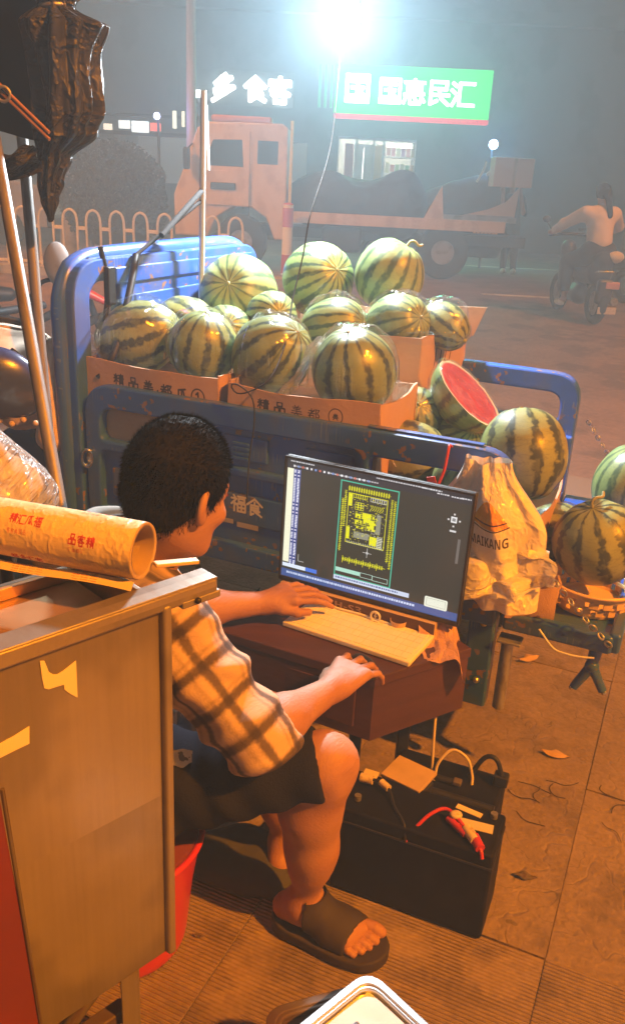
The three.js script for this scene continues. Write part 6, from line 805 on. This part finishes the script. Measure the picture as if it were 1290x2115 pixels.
// ---------------------------------------------------------------- the man at the keyboard
{
  const q = thing('person', 'man in an orange lit plaid shirt and dark shorts typing at the low table', 'person', [0, 0, 0]);
  const J = { pel: [-0.4, 0.44, -1.43], chest: [-0.39, 0.72, -1.5], neck: [-0.36, 0.85, -1.5], shR: [-0.262, 0.785, -1.37], shL: [-0.52, 0.785, -1.62], elR: [-0.085, 0.598, -1.29], wrR: [0.058, 0.582, -1.482], elL: [-0.31, 0.6, -1.745], wrL: [-0.098, 0.587, -1.832], hipR: [-0.33, 0.425, -1.345], knR: [0.05, 0.49, -1.365], anR: [0.028, 0.095, -1.415], hipL: [-0.46, 0.425, -1.47], knL: [-0.08, 0.43, -1.58], anL: [-0.02, 0.09, -1.6] };
  const at = (a, b, t) => a.map((x, i) => mix(x, b[i], t));
  const hc = V(-0.248, 1.0, -1.475), fwd = V(Math.cos(52 * R) * Math.cos(20 * R), -Math.sin(20 * R), -Math.sin(52 * R) * Math.cos(20 * R)).normalize();
  const right = fwd.clone().cross(V(0, 1, 0)).normalize(), upv = right.clone().cross(fwd).normalize(), HM = new THREE.Matrix4().makeBasis(right.clone().negate(), upv, fwd).setPosition(hc), HI = HM.clone().invert(); // local x: his left, y: up, z: face
  const toH = (p) => V(...p).applyMatrix4(HI);
  // head in its own axes
  const headD = (p) => {
    let d = dEll(p, [0, 0.022, -0.012], [0.076, 0.096, 0.094]); d = smin(d, dEll(p, [0, -0.04, 0.028], [0.06, 0.082, 0.062]), 0.04); d = smin(d, dCap(p, [-0.03, -0.095, 0.05], [0.03, -0.095, 0.05], 0.022, 0.022), 0.03); d = smin(d, dEll(p, [0, -0.1, 0.066], [0.02, 0.018, 0.02]), 0.02);
    for (const k of [-1, 1]) { d = smin(d, dEll(p, [k * 0.045, -0.03, 0.058], [0.022, 0.02, 0.025]), 0.02); d = smax(d, -dEll(p, [k * 0.032, 0.004, 0.104], [0.018, 0.011, 0.02]), 0.012); d = smin(d, dEll(p, [k * 0.031, 0.003, 0.078], [0.012, 0.011, 0.012]), 0.004); }
    d = smin(d, dCap(p, [-0.03, 0.024, 0.083], [0.03, 0.024, 0.083], 0.01, 0.01), 0.02); d = smin(d, dCap(p, [0, 0.01, 0.088], [0, -0.034, 0.108], 0.008, 0.013), 0.012); for (const k of [-1, 1]) d = smin(d, dEll(p, [k * 0.012, -0.038, 0.098], [0.009, 0.008, 0.01]), 0.006);
    d = smin(d, dEll(p, [0, -0.062, 0.086], [0.024, 0.006, 0.01]), 0.006); d = smin(d, dEll(p, [0, -0.073, 0.084], [0.02, 0.007, 0.01]), 0.006);
    for (const k of [-1, 1]) { const e = [p[0] - k * 0.08, p[1] + 0.012, p[2] + 0.012], x = k * e[0] * 0.85 + e[2] * 0.5, z = e[2] * 0.85 - k * e[0] * 0.5; let ear = dEll([x, e[1], z], [0, 0, 0], [0.011, 0.033, 0.021]); ear = smax(ear, -dEll([x - 0.011, e[1] - 0.004, z - 0.003], [0, 0, 0], [0.009, 0.021, 0.012]), 0.006); ear = smin(ear, dEll([x, e[1] + 0.026, z - 0.004], [0, 0, 0], [0.008, 0.01, 0.01]), 0.008); d = smin(d, ear, 0.009); }
    return d;
  };
  const headWorld = (p) => { const v = toH(p); return smin(headD([v.x, v.y, v.z]), dCap(p, J.neck, [hc.x - 0.012, hc.y - 0.06, hc.z + 0.012], 0.062, 0.056), 0.035); };
  const head = sdfMesh(headWorld, [-0.46, 0.82, -1.66], [-0.08, 1.16, -1.3], 0.0045);
  // hands: finger chains, each joined to a palm
  const hand = (wr, palmEnd, nrm, side, curl, tips) => {
    const W = V(...wr), E = V(...palmEnd), d = E.clone().sub(W).normalize(), n = V(...nrm).addScaledVector(d, -V(...nrm).dot(d)).normalize(), s = d.clone().cross(n).multiplyScalar(side).normalize(); // s points to the thumb
    const f = []; const base = (k, al) => E.clone().addScaledVector(s, 0.033 - k * 0.0222).addScaledVector(d, al);
    const lens = [0.044, 0.05, 0.046, 0.036];
    for (let k = 0; k < 4; k++) { const b = base(k, -0.004 - 0.005 * (k === 3) - 0.002 * (k === 0)); let dir = d.clone().addScaledVector(s, 0.17 * (1.5 - k)).normalize(), a = 0; let p0 = b; const c = curl[k]; for (let j = 0; j < 3; j++) { a += c * [0.45, 0.75, 0.5][j]; const v = dir.clone().multiplyScalar(Math.cos(a)).addScaledVector(n, -Math.sin(a)), p1 = p0.clone().addScaledVector(v, lens[k] * [1, 0.62, 0.48][j]); f.push([p0.toArray(), p1.toArray(), 0.009 - j * 0.001 - (k === 3) * 0.0012, 0.0083 - j * 0.0011 - (k === 3) * 0.001, k]); p0 = p1; } }
    const tb = W.clone().addScaledVector(d, 0.026).addScaledVector(s, 0.03).addScaledVector(n, -0.008), t1 = tb.clone().addScaledVector(d, 0.03).addScaledVector(s, 0.018).addScaledVector(n, -0.012), t2 = t1.clone().addScaledVector(d, 0.029).addScaledVector(s, 0.004).addScaledVector(n, -0.008);
    const wrist = W.toArray(), knk = [0, 1, 2, 3].map((k) => base(k, -0.012).addScaledVector(n, 0.004).toArray());
    const D = (p) => {
      let pd = dCap(p, wrist, W.clone().addScaledVector(d, 0.03).toArray(), 0.027, 0.024);
      for (let k = 0; k < 4; k++) pd = smin(pd, dCap(p, W.clone().addScaledVector(d, 0.018).addScaledVector(s, 0.016 - k * 0.012).toArray(), knk[k], 0.017, 0.0128), 0.014);
      pd = smin(pd, dCap(p, W.clone().addScaledVector(d, 0.014).addScaledVector(s, 0.014).toArray(), tb.toArray(), 0.019, 0.016), 0.012);
      let td = Math.min(1, smin(dCap(p, tb.toArray(), t1.toArray(), 0.0135, 0.0115), dCap(p, t1.toArray(), t2.toArray(), 0.0112, 0.0088), 0.004)); pd = smin(pd, td, 0.008);
      let r = pd; for (let k = 0; k < 4; k++) { let fd = 1; for (const [a, b, ra, rb, kk] of f) if (kk === k) fd = smin(fd, dCap(p, a, b, ra, rb), 0.003); r = Math.min(r, smin(pd, fd, 0.007)); } return r;
    };
    const c = E.clone(); return { D, box: [c.clone().addScalar(-0.115).toArray(), c.clone().addScalar(0.115).toArray()] };
  };
  const hR = hand(J.wrR, [0.108, 0.592, -1.556], [-0.1, 0.93, 0.25], -1, [0.75, 0.7, 0.75, 0.8]), hL = hand(J.wrL, [-0.034, 0.601, -1.862], [0.05, 1, 0.1], 1, [0.42, 0.5, 0.55, 0.6]);
  const side = (a, d) => a; // thumbs: left of the right hand, right of the left hand
  const gR = sdfMesh((p) => smin(hR.D(p), dCap(p, at(J.elR, J.wrR, 0.5), J.wrR, 0.036, 0.026), 0.015), hR.box[0], hR.box[1], 0.0034), gL = sdfMesh((p) => smin(hL.D(p), dCap(p, at(J.elL, J.wrL, 0.5), J.wrL, 0.036, 0.026), 0.015), hL.box[0], hL.box[1], 0.0034);
  // limbs
  const limb = (p) => {
    let d = smin(dCap(p, J.pel, J.chest, 0.11, 0.1), dCap(p, J.shR, J.shL, 0.05, 0.05), 0.08); d = smin(d, dCap(p, J.hipR, J.hipL, 0.08, 0.08), 0.05); d = Math.min(d, dCap(p, J.chest, [hc.x - 0.012, hc.y - 0.08, hc.z + 0.012], 0.07, 0.045)); for (const [e, w, s] of [[J.elR, J.wrR, J.shR], [J.elL, J.wrL, J.shL]]) { d = Math.min(d, smin(smin(dCap(p, s, e, 0.05, 0.04), dCap(p, e, at(e, w, 0.35), 0.041, 0.043), 0.03), dCap(p, at(e, w, 0.3), w, 0.043, 0.0265), 0.03)); }
    for (const [h, k, a] of [[J.hipR, J.knR, J.anR], [J.hipL, J.knL, J.anL]]) {
      let l = smin(dCap(p, at(h, k, 0.4), k, 0.07, 0.048), dEll(p, [k[0] + 0.004, k[1] + 0.004, k[2]], [0.042, 0.046, 0.043]), 0.05); l = smin(l, dEll(p, [k[0] + 0.03, k[1] + 0.012, k[2] + 0.004], [0.02, 0.026, 0.022]), 0.02); l = smax(l, -dEll(p, [k[0] + 0.048, k[1] - 0.016, k[2] + 0.05], [0.02, 0.03, 0.02]), 0.03);
      const m = at(k, a, 0.32), cf = [m[0] - 0.022, m[1], m[2]]; l = smin(l, dCap(p, [k[0], k[1] - 0.01, k[2]], cf, 0.047, 0.05), 0.05); l = smin(l, dCap(p, at(k, a, 0.12), at(k, a, 0.6), 0.046, 0.041), 0.04); l = smin(l, dCap(p, cf, at(k, a, 0.72), 0.049, 0.036), 0.05); l = smin(l, dCap(p, at(k, a, 0.6), a, 0.039, 0.031), 0.05); l += 0.0025 * (n3(p[0] * 28, p[1] * 18, p[2] * 28) - 0.5);
      // right foot along the tricycle, left one tucked back
      const fd = a === J.anR ? [0.93, 0, 0.37] : [0.3, 0, -0.954], A = (f, s, y) => [a[0] + fd[0] * f - fd[2] * s, y, a[2] + fd[2] * f + fd[0] * s];
      l = smin(l, dCap(p, A(-0.045, 0, 0.052), A(0.0, 0, 0.075), 0.03, 0.036), 0.03); l = smin(l, dCap(p, A(0, 0, 0.07), A(0.1, 0.0, 0.046), 0.036, 0.03), 0.035); l = smin(l, dCap(p, A(0.08, -0.02, 0.045), A(0.125, -0.022, 0.04), 0.024, 0.02), 0.03); l = smin(l, dCap(p, A(0.07, 0.022, 0.042), A(0.105, 0.028, 0.038), 0.022, 0.018), 0.03);
      d = Math.min(d, l);
    } return d;
  };
  const limbs = sdfMesh(limb, [-0.62, 0.015, -1.98], [0.2, 0.86, -1.2], 0.0095);
  const toeD = (p) => { let d = 1; for (const a of [J.anR]) { const fd = [0.93, 0, 0.37], A = (f, s, y) => [a[0] + fd[0] * f - fd[2] * s, y, a[2] + fd[2] * f + fd[0] * s]; [[-0.03, 0.165, 0.0145, 0.05], [-0.0075, 0.162, 0.0105, 0.045], [0.011, 0.154, 0.0098, 0.043], [0.027, 0.143, 0.0092, 0.042], [0.041, 0.13, 0.0088, 0.041]].forEach(([s, f, r, y]) => { d = Math.min(d, smin(dCap(p, A(0.105, s * 0.85, y), A(f - 0.012, s, y - 0.004), r * 0.95, r), dEll(p, A(f, s, y - 0.008), [r, r * 0.9, r]), 0.006)); }); } return d; };
  const toes = sdfMesh(toeD, [0.08, 0.015, -1.65], [0.23, 0.08, -1.28], 0.0036);
  part('body', [head, limbs, gR, gL, toes], M.skin, q);
  // short black hair: shell with a soft edge, and single hairs over it
  const hairD = (p) => { const v = toH(p), x = v.x, y = v.y, z = v.z; const line = z > 0.03 ? mix(0.005, 0.062, sst(0.03, 0.085, z)) : mix(-0.085, 0.005, sst(-0.07, 0.03, z)); const sb = Math.abs(x) > 0.05 && z > 0.0 && z < 0.026 ? -0.028 : 0; const cut = line + sb + 0.008 * (n3(x * 90, z * 90, 1) - 0.5) - y; let d = smin(dEll([x, y, z], [0, 0.03, -0.016], [0.087, 0.106, 0.104]), dEll([x, y, z], [0, -0.03, -0.045], [0.06, 0.06, 0.06]), 0.03); d += 0.0035 * (n3(x * 70, y * 45, z * 70) - 0.5) + 0.003 * (n3(x * 160, y * 90, z * 160) - 0.5); return smax(d, cut, 0.006); };
  const shell = sdfMesh(hairD, [-0.42, 0.86, -1.64], [-0.1, 1.16, -1.31], 0.0042);
  const hp = [], hn = []; { const p = shell.attributes.position, n = shell.attributes.normal; for (let i = 0; i < 22000; i++) { const k = Math.floor(rnd() * p.count), a = V().fromBufferAttribute(p, k), nn = V().fromBufferAttribute(n, k), v = toH(a.toArray()); if (v.y < -0.03 && rnd() < 0.6) continue; const dir = nn.clone().multiplyScalar(0.55).add(fwd.clone().multiplyScalar(v.y > 0.06 ? 0.5 : -0.1)).addScaledVector(upv, v.y > 0.06 ? 0.15 : -0.55).add(V(rr(-0.4, 0.4), rr(-0.4, 0.4), rr(-0.4, 0.4))).normalize(), l = rr(0.006, 0.013), sd = dir.clone().cross(V(rnd(), rnd(), rnd())).normalize().multiplyScalar(0.00045), b = a.clone().addScaledVector(nn, -0.001), t = b.clone().addScaledVector(dir, l); for (const w of [b.clone().add(sd), b.clone().sub(sd), t]) { hp.push(w.x, w.y, w.z); hn.push(nn.x, nn.y, nn.z); } } }
  { const p = head.attributes.position, n = head.attributes.normal; for (let i = 0; i < 24000; i++) { const k = Math.floor(rnd() * p.count), a = V().fromBufferAttribute(p, k), v = toH(a.toArray()); const line = v.z > 0.03 ? mix(0.005, 0.062, sst(0.03, 0.085, v.z)) : mix(-0.085, 0.005, sst(-0.07, 0.03, v.z)); const dd = line - v.y; if (dd < -0.01 || dd > 0.03 || Math.abs(v.x) > 0.081 || rnd() < dd / 0.03 || v.z > 0.05) continue; const nn = V().fromBufferAttribute(n, k), dir = nn.clone().multiplyScalar(0.4).addScaledVector(upv, -0.8).add(V(rr(-0.3, 0.3), rr(-0.3, 0.3), rr(-0.3, 0.3))).normalize(), sd = dir.clone().cross(nn).normalize().multiplyScalar(0.0005), t = a.clone().addScaledVector(dir, rr(0.003, 0.008)); for (const w of [a.clone().add(sd), a.clone().sub(sd), t]) { hp.push(w.x, w.y, w.z); hn.push(nn.x, nn.y, nn.z); } } }
  const hg = new THREE.BufferGeometry(); hg.setAttribute('position', new THREE.Float32BufferAttribute(hp, 3)); hg.setAttribute('normal', new THREE.Float32BufferAttribute(hn, 3));
  part('hair', [shell, hg], M.hair, q);
  // shirt: plaid from stripes along and across each limb
  const wav = (p) => -0.009 * Math.pow(Math.abs(Math.sin(p[0] * 20 - p[1] * 26 + p[2] * 12 + 4 * n3(p[0] * 8, p[1] * 8, p[2] * 8))), 6) + 0.014 * (n3(p[0] * 13, p[1] * 13, p[2] * 13) - 0.5) + 0.008 * Math.sin(p[1] * 60 + p[0] * 38 + 5 * n3(p[0] * 9, p[1] * 9, p[2] * 9)) * 0.6;
  const slR = at(J.elR, J.wrR, 0.2), slL = at(J.elL, J.wrL, 0.06);
  const shirt = (p) => {
    let d = dCap(p, [J.pel[0], 0.5, J.pel[2]], J.chest, 0.14, 0.135); d = smin(d, dCap(p, J.shR, J.shL, 0.07, 0.07), 0.1); d = smin(d, dCap(p, J.neck, [J.neck[0], J.neck[1] - 0.1, J.neck[2]], 0.072, 0.1), 0.05);
    let s = smin(dCap(p, J.shR, J.elR, 0.078, 0.06), dCap(p, J.elR, slR, 0.062, 0.056), 0.03); const cd = V(...J.wrR).sub(V(...J.elR)).normalize(), cp = (p[0] - slR[0]) * cd.x + (p[1] - slR[1]) * cd.y + (p[2] - slR[2]) * cd.z; s = smax(s, cp, 0.006); s = smax(s, -dCap(p, at(J.elR, J.wrR, 0.08), J.wrR, 0.05, 0.05), 0.005);
    let l = smin(dCap(p, J.shL, J.elL, 0.078, 0.056), dCap(p, J.elL, slL, 0.056, 0.054), 0.03); const ld = V(...J.wrL).sub(V(...J.elL)).normalize(), lp = (p[0] - slL[0]) * ld.x + (p[1] - slL[1]) * ld.y + (p[2] - slL[2]) * ld.z; l = smax(l, lp, 0.006);
    d = smin(smin(d, s, 0.05), l, 0.05); d += wav(p); d = smax(d, 0.46 - p[1], 0.01); return smax(d, -dCap(p, J.neck, [hc.x - 0.012, hc.y - 0.05, hc.z + 0.012], 0.066, 0.06), 0.006);
  };
  const axR = V(...J.elR).sub(V(...J.shR)), lenR = axR.length(); axR.normalize(); const e1 = V(0, 0, 1).cross(axR).normalize(), e2 = axR.clone().cross(e1);
  const plaid = (p) => {
    const v = V(...p).sub(V(...J.shR)), t = v.dot(axR), inS = t > -0.02 && V(...p).sub(V(...J.shR)).addScaledVector(axR, -t).length() < 0.13; let a, b;
    if (inS) { a = t; b = Math.atan2(v.dot(e1), v.dot(e2)) * 0.075; } else { a = p[1]; b = (p[0] - p[2]) * 0.7; }
    const w = 0.006 * (n3(p[0] * 20, p[1] * 20, p[2] * 20) - 0.5), st = (x, per, wd) => { const f = Math.abs((((x + w) / per) % 1 + 1) % 1 - 0.5) * per; return 1 - sst(wd - 0.003, wd + 0.003, f); };
    const d = 1 - (1 - 0.86 * st(a, 0.074, 0.009)) * (1 - 0.82 * st(b, 0.08, 0.0095)) * (1 - 0.35 * st(a + 0.026, 0.078, 0.0035)) * (1 - 0.35 * st(b + 0.03, 0.085, 0.0035));
    return [mix(0.56, 0.035, d), mix(0.4, 0.027, d), mix(0.28, 0.027, d)];
  };
  part('shirt', sdfMesh(shirt, [-0.66, 0.4, -1.9], [0.06, 0.95, -1.19], 0.0062, plaid), std({ vertexColors: true, roughness: 0.88, bumpMap: rep(nFine, 6, 6), bumpScale: 0.0008 }), q);
  part('collar', tube([[-0.33, 0.89, -1.44], [-0.3, 0.9, -1.49], [-0.32, 0.895, -1.55], [-0.38, 0.905, -1.57], [-0.425, 0.915, -1.53], [-0.42, 0.915, -1.47], [-0.38, 0.9, -1.43]], 0.016, 50, 8, true), std({ color: lin(0.6, 0.5, 0.42), roughness: 0.9 }), q);
  part('undershirt', sheet(20, 20, (u, v) => [mix(-0.3, -0.2, u), mix(0.49, 0.56, v) - 0.03 * (u - 0.2) + 0.008 * n3(u * 5, v * 5, 3), -1.29 + 0.02 * n3(u * 6, v * 6, 1) - 0.03 * v]), std({ map: tex(256, 256, (u, v) => { const k = fbm(u * 10, v * 10, 10, 4, 811) > 0.6 ? 0.15 : 0.66; return [k, k * 0.97, k * 0.92]; }), roughness: 0.9 }), q);
  // shorts
  const hem = (k, h) => at(k, h, k === J.knL ? 0.0 : 0.035);
  const shortsD = (p) => { let d = smin(dCap(p, J.hipR, J.hipL, 0.115, 0.115), dCap(p, J.pel, [J.pel[0], 0.5, J.pel[2]], 0.13, 0.13), 0.05); for (const [h, k] of [[J.hipR, J.knR], [J.hipL, J.knL]]) { const e = hem(k, h); let l = dCap(p, h, k, 0.105, 0.07); const dir = V(...k).sub(V(...h)).normalize(); l = smax(l, (p[0] - e[0]) * dir.x + (p[1] - e[1]) * dir.y + (p[2] - e[2]) * dir.z, 0.008); l = smax(l, -dCap(p, at(h, k, 0.9), k, 0.061, 0.057), 0.006); d = smin(d, l, 0.03); } return d + 0.012 * (n3(p[0] * 16, p[1] * 16, p[2] * 16) - 0.5) + 0.004 * Math.sin(p[0] * 70 + p[1] * 40 + 4 * n3(p[0] * 9, p[1] * 9, p[2] * 9)); };
  part('shorts', sdfMesh(shortsD, [-0.62, 0.28, -1.72], [0.12, 0.65, -1.2], 0.008), phy({ color: lin(0.013, 0.013, 0.022), roughness: 0.95, specularIntensity: 0.3, bumpMap: rep(nFine, 8, 8), bumpScale: 0.001 }), q);
  // slides
  const rub = std({ color: lin(0.035, 0.026, 0.026), roughness: 0.75, bumpMap: nFine, bumpScale: 0.001 });
  [J.anR, J.anL].forEach((a) => {
    const fd = a === J.anR ? [0.93, 0, 0.37] : [0.3, 0, -0.954];
    const loc = (p) => { const x = p[0] - a[0], z = p[2] - a[2]; return [x * fd[0] + z * fd[2], p[1], -x * fd[2] + z * fd[0]]; };
    const sole = (p) => { const l = loc(p), f = l[0], s = l[2] - 0.006 * Math.sin((f + 0.08) * 12); const w = 0.043 + 0.012 * sst(-0.02, 0.12, f); const plan = smin(Math.hypot(Math.max(0, Math.abs(f - 0.055) - 0.085), s) - w, 1, 0.001); const top = 0.026 + 0.01 * sst(0.02, -0.08, f) + 0.006 * sst(0.13, 0.19, f); return smax(smax(plan, l[1] - top, 0.006), 0.001 - l[1], 0.004); };
    part('slide', sdfMesh((p) => { const l = loc(p); const ft = limb(p), e = l[0] - 0.074 + l[2] * 0.25; const strap = smax(smax(smax(ft - 0.0065, -ft - 0.002, 0.002), Math.abs(e) - 0.05, 0.004), 0.012 - l[1], 0.004); return Math.min(sole(p), strap); }, a === J.anR ? [a[0] - 0.13, -0.005, a[2] - 0.11] : [a[0] - 0.12, -0.005, a[2] - 0.26], a === J.anR ? [a[0] + 0.24, 0.12, a[2] + 0.16] : [a[0] + 0.18, 0.12, a[2] + 0.14], 0.0045), rub, q);
  });
}
renderer.render(scene, camera);
